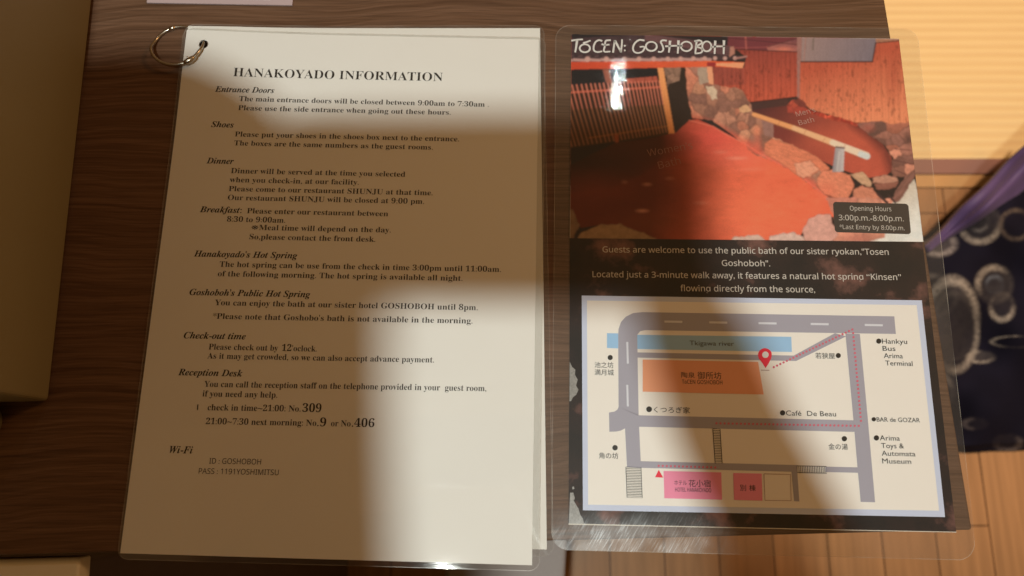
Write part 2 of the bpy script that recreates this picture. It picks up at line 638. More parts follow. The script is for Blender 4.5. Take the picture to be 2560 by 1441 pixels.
# ------------------------------------------------------------------ table
R0, R1 = P(2212, 0).to_2d(), P(2431, 1325).to_2d()
F0 = P(0, 1388).to_2d()
tab = thing('table', 'brown wood grain table whose corner carries both laminated sheets', 'table')
dR = (R0 - R1).normalized(); dF = (F0 - R1).normalized()
TQ = [R1 + dF * 1.05 + dR * 0.60, R1 + dR * 0.60, R1, R1 + dF * 1.05]
slab('tabletop', TQ, -0.030, 0.0, M_TABLE, tab, bevel=0.0012)
cen = sum(TQ, Vector((0, 0))) / 4
for p0, p1 in ((TQ[2], TQ[1]), (TQ[3], TQ[0])):     # unseen panels in place of legs, added to shade the floor beneath
    inw_ = dF if p0 == TQ[2] else -dF
    a_ = p0 + inw_ * 0.022 + (p1 - p0).normalized() * 0.004
    b_ = p1 + inw_ * 0.022 - (p1 - p0).normalized() * 0.02
    slab('shade_panel', [a_, b_, b_ + inw_ * 0.025, a_ + inw_ * 0.025], FZ, -0.0305, M_TABLE, tab, bevel=0.001)

# ------------------------------------------------------------------ information sheets (two, held by a ring)
Q_FRONT = pq([(473, 83), (1347, 102), (1330, 1413), (303, 1383)])
Q_BACK = pq([(475, 72), (1350, 72), (1367, 1374), (330, 1352)])
HOLE = P(514, 118).to_2d()
CORNER = P(473, 83).to_2d()


def lift(x, y):
    d2 = (x - CORNER.x) ** 2 + (y - CORNER.y) ** 2
    return 0.0023 * math.exp(-d2 / 0.045 ** 2)


z_back = lambda x, y: 0.0005 + lift(x, y)
z_front = lambda x, y: 0.0011 + lift(x, y)


def up(zf, dz):
    return lambda x, y: zf(x, y) + dz


def hole_loop(r):
    return [HOLE + Vector((math.cos(a), math.sin(a))) * r for a in [2 * math.pi * k / 18 for k in range(18)]]


QF_FRONT = pq([(466, 79), (1364, 97), (1349, 1428), (295, 1398)])
QF_BACK = pq([(469, 68), (1360, 66), (1384, 1392), (322, 1366)])


def film_part(parent, quad, grow, zf, mat, hole=None, r=0.007, zlow=None):
    """clear pouch with rounded corners and its cut edge"""
    ol = rounded(quad_grow(quad, grow), r)
    f = from_bm('laminate_film', sheet_bm(ol, [hole] if hole else [], 0.012, zf), [mat], parent, True)
    if zlow:
        from_bm('film_backing', sheet_bm(ol, [hole] if hole else [], 0.012, zlow), [M_BACK], f, True)
    n = len(ol)
    c = sum(ol, Vector((0, 0))) / n
    bm = bmesh.new()
    ins = []
    for i in range(n):
        d = (ol[(i + 1) % n] - ol[i - 1]).normalized()
        nn = Vector((-d.y, d.x))
        if nn.dot(c - ol[i]) < 0:
            nn = -nn
        ins.append(ol[i] + nn * 0.00034)
    for i in range(n):
        a, b2 = ol[i], ol[(i + 1) % n]
        ia, ib = ins[i], ins[(i + 1) % n]
        L = max(1, int((b2 - a).length / 0.012))
        for k in range(L):
            t0, t1 = k / L, (k + 1) / L
            pts = [a.lerp(b2, t0), a.lerp(b2, t1), ia.lerp(ib, t1), ia.lerp(ib, t0)]
            bm.faces.new([bm.verts.new((p.x, p.y, zf(p.x, p.y) + 0.00006)) for p in pts])
    from_bm('film_edge', bm, [M_EDGE], f)
    return f


back = thing('laminated_sheet', 'plain white laminated sheet lying under the printed hotel information sheet', 'laminated sheet')
from_bm('paper', sheet_bm(Q_BACK, [hole_loop(0.0028)], 0.012, z_back), M_PAPER2, back, True)
film_part(back, QF_BACK, 0.0, up(z_back, 0.00025), M_FILM, hole_loop(0.0028), 0.005, zlow=up(z_back, -0.0001))

info = thing('laminated_sheet', 'white laminated sheet headed HANAKOYADO INFORMATION, top of the ringed pair', 'laminated sheet')
from_bm('paper', sheet_bm(Q_FRONT, [hole_loop(0.0028)], 0.012, z_front), M_PAPER, info, True)
film_part(info, QF_FRONT, 0.0, up(z_front, 0.00035), M_FILM, hole_loop(0.0028), 0.005, zlow=up(z_front, -0.0001))
ZT = up(z_front, 0.00014)

S, I = 'serif', 'slanted'
OB = -0.003
sections = [
    ('heading', [('HANAKOYADO INFORMATION', (586, 195.5), (1107, 206), 23.0, S, -0.007)], M_INK),
    ('subheading', [('Entrance Doors', (540.5, 234), (687, 236), 14.8, I, 0.004)], M_INK),
    ('paragraph', [('The main entrance doors will be closed between 9:00am to 7:30am .', (600, 256), (1222, 270), 13.2, S, OB),
                   ('Please use the side entrance when going out these hours.', (597.5, 278.6), (1127, 289.8), 13.2, S, OB)], M_INK_BODY),
    ('subheading', [('Shoes', (530, 320.5), (586, 322), 14.8, I, 0.004)], M_INK),
    ('paragraph', [('Please put your shoes in the shoes box next to the entrance.', (589, 344), (1148, 356.2), 13.3, S, OB),
                   ('The boxes are the same numbers as the guest rooms.', (587, 366), (1082.5, 376.8), 13.3, S, OB)], M_INK_BODY),
    ('subheading', [('Dinner', (518, 411), (586, 412.6), 15.1, I, 0.004)], M_INK),
    ('paragraph', [('Dinner will be served at the time you selected', (579, 435.2), (1013.6, 444.4), 13.6, S, OB),
                   ('when you check-in, at our facility.', (575.8, 457.6), (897.8, 464.4), 13.6, S, OB),
                   ('Please come to our restaurant SHUNJU at that time.', (573.4, 480), (1082, 490.6), 13.6, S, OB),
                   ('Our restaurant SHUNJU will be closed at 9:00 pm.', (571, 502), (1060.8, 512.2), 13.6, S, OB)], M_INK_BODY),
    ('subheading', [('Breakfast:', (501, 532.4), (605.5, 534.6), 15.1, I, 0.004)], M_INK),
    ('paragraph', [('Please enter our restaurant between', (618.8, 535.3), (971, 543), 13.7, S, OB),
                   ('8:30 to 9:00am.', (568.8, 556), (714.6, 559.2), 13.7, S, OB),
                   ('※', (630, 577), (647, 577.4), 14, 'plain', 0),
                   ('Meal time will depend on the day.', (649, 577), (977.5, 583.4), 13.7, S, OB),
                   ('So,please contact the front desk.', (624.9, 600), (939, 606.6), 13.9, S, OB)], M_INK_BODY),
    ('subheading', [("Hanakoyado's Hot Spring", (486.5, 643), (744.5, 648), 15.3, I, 0.004)], M_INK),
    ('paragraph', [('The hot spring can be use from the check in time 3:00pm until 11:00am.', (550.5, 668.6), (1252.5, 681.7), 14, S, OB),
                   ('of the following morning. The hot spring is available all night.', (546.2, 692.2), (1156.4, 703.9), 14, S, OB)], M_INK_BODY),
    ('subheading', [("Goshoboh's Public Hot Spring", (475.5, 739), (776.8, 745), 15.5, I, 0.004)], M_INK),
    ('paragraph', [('You can enjoy the bath at our sister hotel GOSHOBOH until 8pm.', (538.6, 764.4), (1194.5, 777.2), 14.3, S, OB),
                   ("*Please note that Goshobo's bath is not available in the morning.", (533.7, 798.4), (1181.4, 810.4), 14.3, S, OB)], M_INK_BODY),
    ('subheading', [('Check-out time', (461.2, 847), (615.8, 850), 15.7, I, 0.004)], M_INK),
    ('paragraph', [('Please check out by', (523.5, 875), (696.4, 878.2), 14.5, S, OB),
                   ('12', (706, 878.6), (729.6, 879), 16.5, S, 0),
                   ("'oclock.", (731.5, 879), (793, 880.2), 14.5, S, OB),
                   ('As it may get crowded, so we can also accept advance payment.', (520.3, 897.6), (1085.5, 907.7), 14.5, S, OB)], M_INK_BODY),
    ('subheading', [('Reception Desk', (447.2, 939), (607.4, 942.4), 15.9, I, 0.004)], M_INK),
    ('paragraph', [('You can call the reception staff on the telephone provided in your  guest room,', (512.2, 968), (1215.8, 979), 14.8, S, OB),
                   ('if you need any help.', (508, 992), (694.6, 995.4), 14.8, S, OB),
                   ('check in time~21:00: No.', (520.8, 1026.4), (752.7, 1030), 15, S, OB),
                   ('21:00~7:30 next morning: No', (516.5, 1061), (792, 1065.5), 15, S, OB),
                   ('or No', (828.5, 1066.3), (877.5, 1067), 15, S, OB)], M_INK_BODY),
    ('telephone_number', [('309', (757, 1030.5), (804.2, 1031.3), 20.5, S, -0.003)], M_INK),
    ('telephone_number', [('.9', (794, 1066.4), (816, 1067), 20.8, S, -0.003)], M_INK),
    ('telephone_number', [('.406', (880.5, 1067.8), (936.5, 1068.8), 20.8, S, -0.003)], M_INK),
    ('subheading', [('Wi-Fi', (425.4, 1133), (483.5, 1134.4), 17.0, I, 0.004)], M_INK),
    ('paragraph', [('ID : GOSHOBOH', (525, 1159.4), (654, 1161.8), 13.4, 'sans', 0.0),
                   ('PASS : 1191YOSHIMITSU', (498.7, 1184.6), (698, 1188.4), 13.4, 'sans', 0.0)], M_INK),
]
for nm, lines, mt in sections:
    lettering(nm, lines, mt, info, ZT)
poly_mesh('stray_mark', [pq([(495.5, 1012), (498.5, 1012), (497.5, 1026), (494.5, 1026)])], M_INK_BODY, info, ZT)

# binder ring
ring = thing('binder_ring', 'metal binder ring through the punched corner of the ringed sheets', 'ring')
RC = P(447, 118, 0.002).to_2d()
RR = (HOLE - RC).length
A_TILT = 0.0026


def ring_pt(th, k=0.0):
    r = RR + k
    return Vector((RC.x + r * math.cos(th), RC.y + r * 0.93 * math.sin(th), 0.0037 - A_TILT * math.tanh(3 * math.sin(th))))


def tube(pts, rad, closed=False, seg=10):
    bm = bmesh.new()
    rings = []
    n = len(pts)
    for i, p in enumerate(pts):
        d = (pts[(i + 1) % n] - pts[i - 1]) if closed else (pts[min(i + 1, n - 1)] - pts[max(i - 1, 0)])
        d.normalize()
        a = d.cross(Vector((0, 0, 1)))
        if a.length < 1e-5:
            a = Vector((1, 0, 0))
        a.normalize(); b = a.cross(d)
        rr = rad[i] if isinstance(rad, (list, tuple)) else rad
        rings.append([bm.verts.new(p + (a * math.cos(2 * math.pi * k / seg) + b * math.sin(2 * math.pi * k / seg)) * rr) for k in range(seg)])
    for i in range(n if closed else n - 1):
        A, B = rings[i], rings[(i + 1) % n]
        for k in range(seg):
            bm.faces.new((A[k], A[(k + 1) % seg], B[(k + 1) % seg], B[k]))
    if not closed:
        bm.faces.new(rings[0][::-1]); bm.faces.new(rings[-1])
    bmesh.ops.recalc_face_normals(bm, faces=bm.faces[:])
    return bm


h0, h1 = math.radians(-62), math.radians(-40)
arc = [ring_pt(math.radians(-40) + (math.radians(338)) * k / 72) for k in range(73)]
from_bm('wire_loop', tube(arc, 0.00095), M_STEEL, ring, True)
hb = tube([ring_pt(math.radians(a), 0.0002) for a in (-66, -60, -52, -44, -37)], [0.0012, 0.0016, 0.0018, 0.0016, 0.0012])
from_bm('hinge', hb, M_STEEL, ring, True)
hp = ring_pt(math.radians(-52))
bm = bmesh.new()
bmesh.ops.create_uvsphere(bm, u_segments=12, v_segments=8, radius=0.0008, matrix=Matrix.Translation(hp + Vector((-0.0004, 0.0006, 0.0016))))
from_bm('rivet', bm, M_STEEL, ring, True)
bp_ = tube([ring_pt(math.radians(a)) for a in (104, 112, 120)], [0.0013, 0.0014, 0.0012])
from_bm('clasp', bp_, M_STEEL, ring, True)

# ------------------------------------------------------------------ poster
Q_POST = pq([(1428, 87), (2246, 99), (2389, 1331), (1421, 1311)])
Q_PFILM = pq([(1389, 66), (2290, 74), (2440, 1402), (1378, 1375)])
z_post = lambda x, y: 0.0006
ZP = lambda k: (lambda x, y: 0.0006 + k * 0.00006)
post = thing('poster', 'laminated bath poster with red hot spring photograph above a street map', 'poster')


def poster_black():
    m, nt, b = mk('poster_black_print')
    tc = node(nt, 'ShaderNodeTexCoord')
    nz = node(nt, 'ShaderNodeTexNoise'); nz.inputs['Scale'].default_value = 26; nz.inputs['Detail'].default_value = 6
    nz.inputs['Roughness'].default_value = 0.6
    nt.links.new(tc.outputs['Object'], nz.inputs['Vector'])
    rp = node(nt, 'ShaderNodeValToRGB')
    e = rp.color_ramp.elements
    e[0].position = 0.40; e[0].color = (0.013, 0.012, 0.013, 1)
    e[1].position = 0.72; e[1].color = (0.26, 0.12, 0.10, 1)
    k = e.new(0.55); k.color = (0.024, 0.016, 0.016, 1)
    nt.links.new(nz.outputs['Fac'], rp.inputs['Fac'])
    nt.links.new(rp.outputs['Color'], b.inputs['Base Color'])
    b.inputs['Roughness'].default_value = 0.5
    b.inputs['Specular IOR Level'].default_value = 0.2
    return m


from_bm('paper', sheet_bm(Q_POST, [], 0, z_post), poster_black(), post)


# --- the printed photograph, as colours on the sheet
def inside(X, Y, poly):
    r = np.zeros(X.shape, bool)
    n = len(poly)
    j = n - 1
    for i in range(n):
        xi, yi = poly[i]; xj, yj = poly[j]
        if yi != yj:
            r ^= ((yi > Y) != (yj > Y)) & (X < (xj - xi) * (Y - yi) / (yj - yi) + xi)
        j = i
    return r


def seg_d(X, Y, a, b):
    ax, ay = a; bx, by = b
    dx, dy = bx - ax, by - ay
    t = np.clip(((X - ax) * dx + (Y - ay) * dy) / (dx * dx + dy * dy + 1e-9), 0, 1)
    return np.hypot(X - ax - t * dx, Y - ay - t * dy)


_tab = RNG.rand(256, 256)


def vnoise(x, y):
    xi = np.floor(x).astype(int); yi = np.floor(y).astype(int)
    fx = x - xi; fy = y - yi
    fx = fx * fx * (3 - 2 * fx); fy = fy * fy * (3 - 2 * fy)
    g = lambda a, b: _tab[a & 255, b & 255]
    return (g(xi, yi) * (1 - fx) + g(xi + 1, yi) * fx) * (1 - fy) + (g(xi, yi + 1) * (1 - fx) + g(xi + 1, yi + 1) * fx) * fy


def fbm(x, y, o=4):
    s = 0; a = 0.5
    for k in range(o):
        s = s + a * vnoise(x * 2 ** k + 17 * k, y * 2 ** k + 31 * k); a *= 0.5
    return s


Z4 = lambda pts: [(1400 + x / 4.2375, 60 + y / 4.2375) for x, y in pts]
NX, NY = 640, 400
qT = pq([(1428, 87), (2246, 99), (2307, 606), (1424, 597)])
uu, vv = np.meshgrid(np.linspace(0, 1, NX), np.linspace(0, 1, NY))
a_, b_, c_, d_ = [np.array(q) for q in qT]
XY = (a_ * ((1 - uu) * (1 - vv))[..., None] + b_ * (uu * (1 - vv))[..., None] + c_ * (uu * vv)[..., None] + d_ * ((1 - uu) * vv)[..., None]).reshape(-1, 2)
X, Y = to_px(XY)
# soften every outline a little, like print
jx = (fbm(X / 11, Y / 11, 3) - 0.44) * 9
jy = (fbm(X / 11 + 50, Y / 11 + 9, 3) - 0.44) * 9
XJ, YJ = X + jx, Y + jy
C = np.tile(lin((38, 27, 25)), (len(X), 1))


def fill(poly, c, a=1.0, tex=None, rough=False):
    m = inside(XJ if rough else X, YJ if rough else Y, poly)
    col = lin(c)
    if tex is not None:
        col = col[None] * tex[m][:, None]
    C[m] = C[m] * (1 - a) + col * a
    return m


def line(a, b, w, c, al=1.0, w2=None):
    d = seg_d(X, Y, a, b)
    if w2 is not None:
        dx, dy = b[0] - a[0], b[1] - a[1]
        t = np.clip(((X - a[0]) * dx + (Y - a[1]) * dy) / (dx * dx + dy * dy), 0, 1)
        w = w + (w2 - w) * t
    k = np.clip((w / 2 - d) / 1.2 + 0.5, 0, 1)[:, None] * al
    C[:] = C * (1 - k) + lin(c)[None] * k


def grad(poly, c0, p0, c1, p1, a=1.0, tex=None, rough=False, soft=0):
    m = inside(XJ if rough else X, YJ if rough else Y, poly)
    dx, dy = p1[0] - p0[0], p1[1] - p0[1]
    t = np.clip(((X[m] - p0[0]) * dx + (Y[m] - p0[1]) * dy) / (dx * dx + dy * dy), 0, 1)[:, None]
    col = lin(c0)[None] * (1 - t) + lin(c1)[None] * t
    if tex is not None:
        col = col * tex[m][:, None]
    C[m] = C[m] * (1 - a) + col * a
    return m


def stones(poly, n, pal, seed, gap=2.2, elong=1.0, dark=(60, 30, 28)):
    rs = np.random.RandomState(seed)
    px = np.array([p[0] for p in poly]); py = np.array([p[1] for p in poly])
    pts = []
    while len(pts) < n:
        x = rs.uniform(px.min(), px.max()); y = rs.uniform(py.min(), py.max())
        if inside(np.array([x]), np.array([y]), poly)[0]:
            pts.append((x, y))
    pts = np.array(pts)
    for _ in range(3):
        s = rs.uniform(0, 1, (600, 2))
        s = np.column_stack([px.min() + s[:, 0] * np.ptp(px), py.min() + s[:, 1] * np.ptp(py)])
        s = s[inside(s[:, 0], s[:, 1], poly)]
        k = np.argmin(((s[:, None] - pts[None]) ** 2).sum(2), 1)
        for i in range(n):
            if (k == i).any():
                pts[i] = pts[i] * 0.4 + s[k == i].mean(0) * 0.6
    m = inside(XJ, YJ, poly)
    xx = XJ[m] + (fbm(X[m] / 14, Y[m] / 14, 3) - 0.45) * 12
    yy = YJ[m] + (fbm(X[m] / 14 + 70, Y[m] / 14, 3) - 0.45) * 12
    D = np.sqrt((xx[:, None] - pts[None, :, 0]) ** 2 + ((yy[:, None] - pts[None, :, 1]) * elong) ** 2)
    o = np.argsort(D, 1)[:, :2]
    d0 = np.take_along_axis(D, o[:, :1], 1)[:, 0]; d1 = np.take_along_axis(D, o[:, 1:2], 1)[:, 0]
    i = o[:, 0]
    cols = np.array([lin(pal[rs.randint(len(pal))]) * np.array([1.12, 0.92, 0.78]) * rs.uniform(0.75, 1.2) for _ in range(n)])
    # a lit upper side and a darker lower side on every stone of the picture
    rel = np.clip((yy - pts[i, 1]) / 26.0, -1, 1)
    tex = (0.70 + 0.62 * fbm(X[m] / 6, Y[m] / 6, 4)) * (1 - 0.22 * rel)
    col = cols[i] * tex[:, None]
    e = np.clip((d1 - d0) / gap, 0, 1)[:, None]
    e = e ** 0.6
    seam = lin(dark)[None] * 0.55 + cols.mean(0)[None] * 0.35
    C[m] = seam * (1 - e) + col * e
    return m


ZB = lambda pts: [(1380 + x / 2.485, 40 + y / 2.485) for x, y in pts]


def zb(x, y):
    return (1380 + x / 2.485, 40 + y / 2.485)


def blotch(cx, cy, rx, ry, c, a, power=1.0):
    """a soft patch of colour in the printed picture"""
    x0, y0 = zb(cx, cy)
    k = np.clip(1 - np.hypot((X - x0) / (rx / 2.485), (Y - y0) / (ry / 2.485)), 0, 1) ** power * a
    C[:] = C * (1 - k[:, None]) + lin(c)[None] * k[:, None]


plank = 0.80 + 0.42 * fbm(X / 2.6, Y / 70, 3)
knots = np.where(fbm(X / 3.2 + 9, Y / 12, 3) > 0.60, 0.60, 1.0)
soft = 0.88 + 0.26 * fbm(X / 30, Y / 22, 3)
fine = 0.78 + 0.45 * fbm(X / 5, Y / 5, 4)
# upper right: beams of the enclosure
fill(ZB([(1080, 90), (1560, 90), (1545, 235), (1080, 215)]), (112, 48, 52), tex=soft)
grad(ZB([(1330, 195), (1545, 135), (1545, 225), (1340, 218)]), (170, 96, 84), zb(1440, 215), (120, 66, 66), zb(1450, 150), tex=fine)
blotch(1440, 212, 70, 22, (226, 120, 92), 0.7)
line(zb(1100, 205), zb(1340, 198), 2.2, (150, 70, 66)); line(zb(1200, 130), zb(1205, 212), 4, (168, 84, 74))
line(zb(1085, 140), zb(1540, 185), 1.6, (70, 30, 36)); line(zb(1340, 196), zb(1545, 136), 1.6, (70, 30, 34))
fill(ZB([(640, 100), (1090, 100), (1090, 210), (900, 150)]), (34, 27, 30))
# back plank wall
pw = ZB([(985, 300), (1190, 330), (1205, 262), (1140, 210), (1520, 228), (1532, 502), (1232, 541), (1190, 520), (985, 450)])
grad(pw, (150, 62, 50), zb(1300, 215), (196, 84, 58), zb(1330, 530), tex=plank * knots)
grad(ZB([(985, 320), (1190, 330), (1195, 430), (985, 440)]), (146, 66, 54), zb(990, 330), (160, 70, 54), zb(1190, 430), 0.8, tex=plank * knots)
for k in range(19):
    x = 1000 + k * 28
    d = seg_d(X, Y, zb(x, 215), zb(x + 5, 540)); mm = inside(X, Y, pw) & (d < 0.7)
    C[mm] *= 0.62
line(zb(1140, 212), zb(1520, 228), 2, (52, 24, 24)); line(zb(1232, 541), zb(1532, 506), 2.5, (54, 24, 22))
# pillar, right plank wall, grey panel
fill(ZB([(1520, 90), (1552, 90), (1540, 520), (1520, 510)]), (156, 106, 94), tex=fine)
rw = ZB([(1540, 288), (1990, 288), (2006, 168), (2170, 140), (2225, 680), (2100, 680), (2010, 660), (1890, 668), (1600, 582), (1537, 520)])
grad(rw, (190, 84, 58), zb(1800, 290), (232, 134, 92), zb(1900, 670), tex=plank * knots)
for k in range(21):
    x = 1570 + k * 33
    d = seg_d(X, Y, zb(x, 180), zb(x - 14 + k * 2.6, 680)); mm = inside(X, Y, rw) & (d < 0.7)
    C[mm] *= 0.74
blotch(2120, 380, 60, 260, (160, 62, 44), 0.5); blotch(1560, 480, 50, 160, (206, 98, 66), 0.5)
grad(ZB([(1552, 90), (2030, 90), (1990, 288), (1545, 288)]), (152, 122, 114), zb(1600, 150), (124, 108, 112), zb(1960, 280), tex=0.88 + 0.24 * fbm(X / 2.5, Y / 30, 3))
line(zb(1545, 289), zb(1990, 289), 3, (62, 28, 26)); line(zb(1988, 288), zb(2008, 172), 3, (62, 28, 26)); line(zb(2006, 172), zb(2160, 158), 2.6, (62, 28, 26))
fill(ZB([(2010, 90), (2200, 90), (2160, 156), (2008, 170)]), (168, 112, 86), tex=fine)
line(zb(1622, 140), zb(1618, 215), 4, (104, 88, 74), 0.7); line(zb(1575, 130), zb(1562, 285), 2, (176, 104, 84), 0.6)
# men's bath
mb = ZB([(1232, 545), (1460, 520), (1480, 600), (1590, 585), (1890, 680), (1960, 740), (2050, 800), (2105, 880), (2110, 960), (2080, 990), (1960, 1010), (1800, 960), (1500, 830), (1370, 760), (1240, 610)])
grad(mb, (78, 36, 36), zb(1290, 560), (186, 80, 58), zb(1830, 900), tex=soft)
blotch(1760, 770, 330, 120, (196, 88, 62), 0.6); blotch(1440, 740, 150, 110, (120, 46, 40), 0.65)
d = np.minimum.reduce([seg_d(X, Y, zb(1880, 672), zb(1990, 760)), seg_d(X, Y, zb(1990, 760), zb(2070, 835)), seg_d(X, Y, zb(2070, 835), zb(2110, 960))])
mm = inside(X, Y, mb); k = np.clip(1 - d / 24, 0, 1)[:, None] * 0.75 * mm[:, None]
C[:] = C * (1 - k) + lin((70, 30, 32)) * k
fill(ZB([(1232, 545), (1530, 508), (1480, 560), (1300, 580), (1240, 585)]), (66, 42, 38), 0.8)
stones(ZB([(1455, 560), (1480, 535), (1530, 515), (1575, 540), (1575, 590), (1520, 612), (1465, 600)]), 5, [(150, 62, 52), (116, 56, 50), (172, 76, 60)], 3, 3.5, dark=(80, 34, 32))
stones(ZB([(1575, 582), (1900, 668), (1890, 690), (1700, 640), (1580, 602)]), 26, [(176, 64, 50), (150, 56, 46), (196, 82, 62)], 5, 2.0, dark=(110, 38, 34))
stones(ZB([(1885, 672), (2020, 656), (2110, 672), (2225, 666), (2260, 960), (2240, 1000), (2110, 1000), (2112, 880), (2060, 805), (1960, 735)]), 15,
       [(150, 104, 92), (128, 90, 82), (176, 112, 94), (112, 82, 76), (196, 136, 116)], 8, 4.0, 1.5, dark=(62, 34, 32))
blotch(2210, 770, 40, 60, (50, 34, 34), 0.8); blotch(1960, 700, 60, 40, (196, 84, 64), 0.4)
for a, b in (((2130, 830), (2225, 838)), ((2120, 900), (2240, 925)), ((2125, 960), (2200, 990))):
    line(zb(*a), zb(*b), 2.5, (84, 44, 42), 0.8)
# dark house under the eaves, lattice
fill(ZB([(60, 320), (700, 320), (770, 740), (860, 660), (830, 320), (960, 310), (960, 330), (900, 900), (400, 1000), (60, 1050)]), (38, 27, 22))
fill(ZB([(60, 330), (655, 320), (660, 430), (60, 450)]), (24, 22, 23))
fill(ZB([(462, 395), (652, 378), (656, 425), (470, 432)]), (170, 78, 58), tex=plank)
for x in (520, 575, 622):
    line(zb(x, 384), zb(x + 2, 428), 1.3, (60, 26, 22))
fill(ZB([(312, 330), (352, 328), (374, 420), (335, 420)]), (140, 72, 50))
grad(ZB([(60, 440), (668, 415), (725, 740), (60, 830)]), (46, 26, 18), zb(400, 440), (62, 40, 20), zb(420, 760))
line(zb(110, 480), zb(668, 446), 5, (176, 80, 58)); line(zb(230, 762), zb(722, 688), 4.5, (112, 66, 28))
tops = [(16, 445), (40, 442), (66, 440), (96, 437), (124, 434), (152, 432), (182, 430), (210, 428), (240, 426), (266, 425), (293, 424), (319, 422), (346, 421), (370, 420), (395, 419),
        (421, 418), (446, 417), (468, 416), (492, 415), (515, 414), (536, 413), (560, 412), (582, 411), (602, 410), (623, 409), (644, 408), (664, 407)]
for k, (tx, ty) in enumerate(tops):
    f = k / (len(tops) - 1)
    m_ = (tx + 40 - 14 * f, ty + 150)
    line(zb(tx, ty), zb(*m_), 3.0, (214, 116, 88), 1.0, 2.4)
    line(zb(*m_), zb(tx + 108 - 45 * f, 815 - 92 * f), 2.4, (176, 104, 66), 0.9, 1.8)
fill(ZB([(384, 738), (412, 738), (412, 790), (394, 796)]), (140, 66, 32))
# stone gable behind, dark gap
stones(ZB([(690, 325), (805, 322), (805, 410), (720, 450)]), 6, [(140, 112, 96), (118, 92, 80)], 21, 3.0, dark=(70, 48, 42))
fill(ZB([(720, 430), (790, 405), (800, 322), (828, 322), (838, 480), (862, 650), (765, 735)]), (44, 29, 22), tex=fine)
# women's bath: dim on the left, glowing towards the right
wb = ZB([(60, 1080), (60, 960), (230, 870), (400, 790), (600, 765), (770, 728), (848, 655), (900, 645), (1000, 690), (1200, 800), (1310, 875), (1500, 965), (1750, 1160), (1760, 1250), (1640, 1250), (1560, 1330), (1540, 1370), (1340, 1400), (1100, 1410), (620, 1410), (480, 1320), (300, 1300), (180, 1320), (60, 1230)])
grad(wb, (94, 31, 13), zb(640, 1000), (238, 104, 70), zb(1240, 1060), tex=soft)
inw = inside(X, Y, wb)
save = C.copy()
blotch(1000, 760, 330, 200, (228, 84, 70), 0.8); blotch(1180, 880, 260, 120, (232, 106, 84), 0.5)
blotch(1300, 1230, 420, 220, (240, 114, 74), 0.6); blotch(90, 800, 620, 300, (36, 22, 15), 1.0, 0.35)
blotch(480, 790, 460, 120, (70, 30, 16), 0.85, 0.6)
blotch(700, 1120, 260, 190, (96, 30, 13), 0.6); blotch(640, 1290, 380, 110, (118, 50, 22), 0.6); blotch(260, 1080, 300, 150, (116, 44, 25), 0.6)
for a, b, al in (((560, 1055), (620, 1045), .35), ((520, 1222), (600, 1206), .55), ((430, 1060), (470, 1010), .2), ((1080, 870), (1210, 905), .4), ((1000, 840), (1090, 860), .25), ((1150, 930), (1320, 985), .16), ((880, 1150), (980, 1180), .2), ((700, 1010), (760, 1016), .2)):
    blotch((a[0] + b[0]) / 2, (a[1] + b[1]) / 2, abs(b[0] - a[0]) * 0.7, 16, (236, 158, 124), al)
C = np.where(inw[:, None], C * (0.90 + 0.2 * fbm(X / 26, Y / 7, 3))[:, None], save)
# the stone wall between the baths
sw = ZB([(826, 322), (962, 315), (975, 420), (1060, 440), (1180, 462), (1228, 540), (1245, 610), (1330, 650), (1375, 670), (1372, 760), (1480, 800), (1640, 880), (1722, 945), (1660, 1000), (1640, 1060), (1700, 1130), (1500, 975), (1310, 880), (1240, 850), (1180, 790), (1060, 700), (990, 650), (870, 640), (840, 500)])
stones(sw, 40, [(160, 116, 98), (148, 106, 92), (172, 124, 104), (134, 96, 84), (180, 118, 96), (190, 138, 112)], 12, 4.5, 0.8, (92, 58, 50))
C_in = inside(X, Y, sw)
C[C_in] *= (0.78 + 0.42 * fbm((X + Y) / 10, (X - Y) / 4, 4))[C_in][:, None]
fill(ZB([(955, 440), (1000, 440), (1030, 470), (1022, 520), (1000, 526), (975, 500)]), (206, 172, 140), tex=fine, rough=True)
fill(ZB([(1155, 570), (1200, 556), (1242, 590), (1215, 606), (1160, 598)]), (212, 156, 112), tex=fine, rough=True)
fill(ZB([(900, 330), (962, 322), (966, 418), (920, 430)]), (172, 142, 118), tex=fine, rough=True)
# glow of the water on its foot
foot = [zb(850, 652), zb(1000, 690), zb(1080, 740), zb(1200, 800), zb(1310, 872), zb(1500, 966), zb(1750, 1160)]
d = np.minimum.reduce([seg_d(X, Y, foot[i], foot[i + 1]) for i in range(6)])
k = (np.clip(1 - d / 22, 0, 1) ** 1.3 * 0.85 * C_in * np.clip(0.5 + fbm(X / 8, Y / 8, 3), 0, 1))[:, None]
C[:] = C * (1 - k) + lin((234, 92, 68)) * k
for i in range(6):
    line(foot[i], foot[i + 1], 2.2, (240, 128, 100), 0.55)
blotch(1270, 720, 40, 50, (236, 128, 92), 0.7); blotch(1275, 800, 40, 70, (226, 104, 78), 0.6)
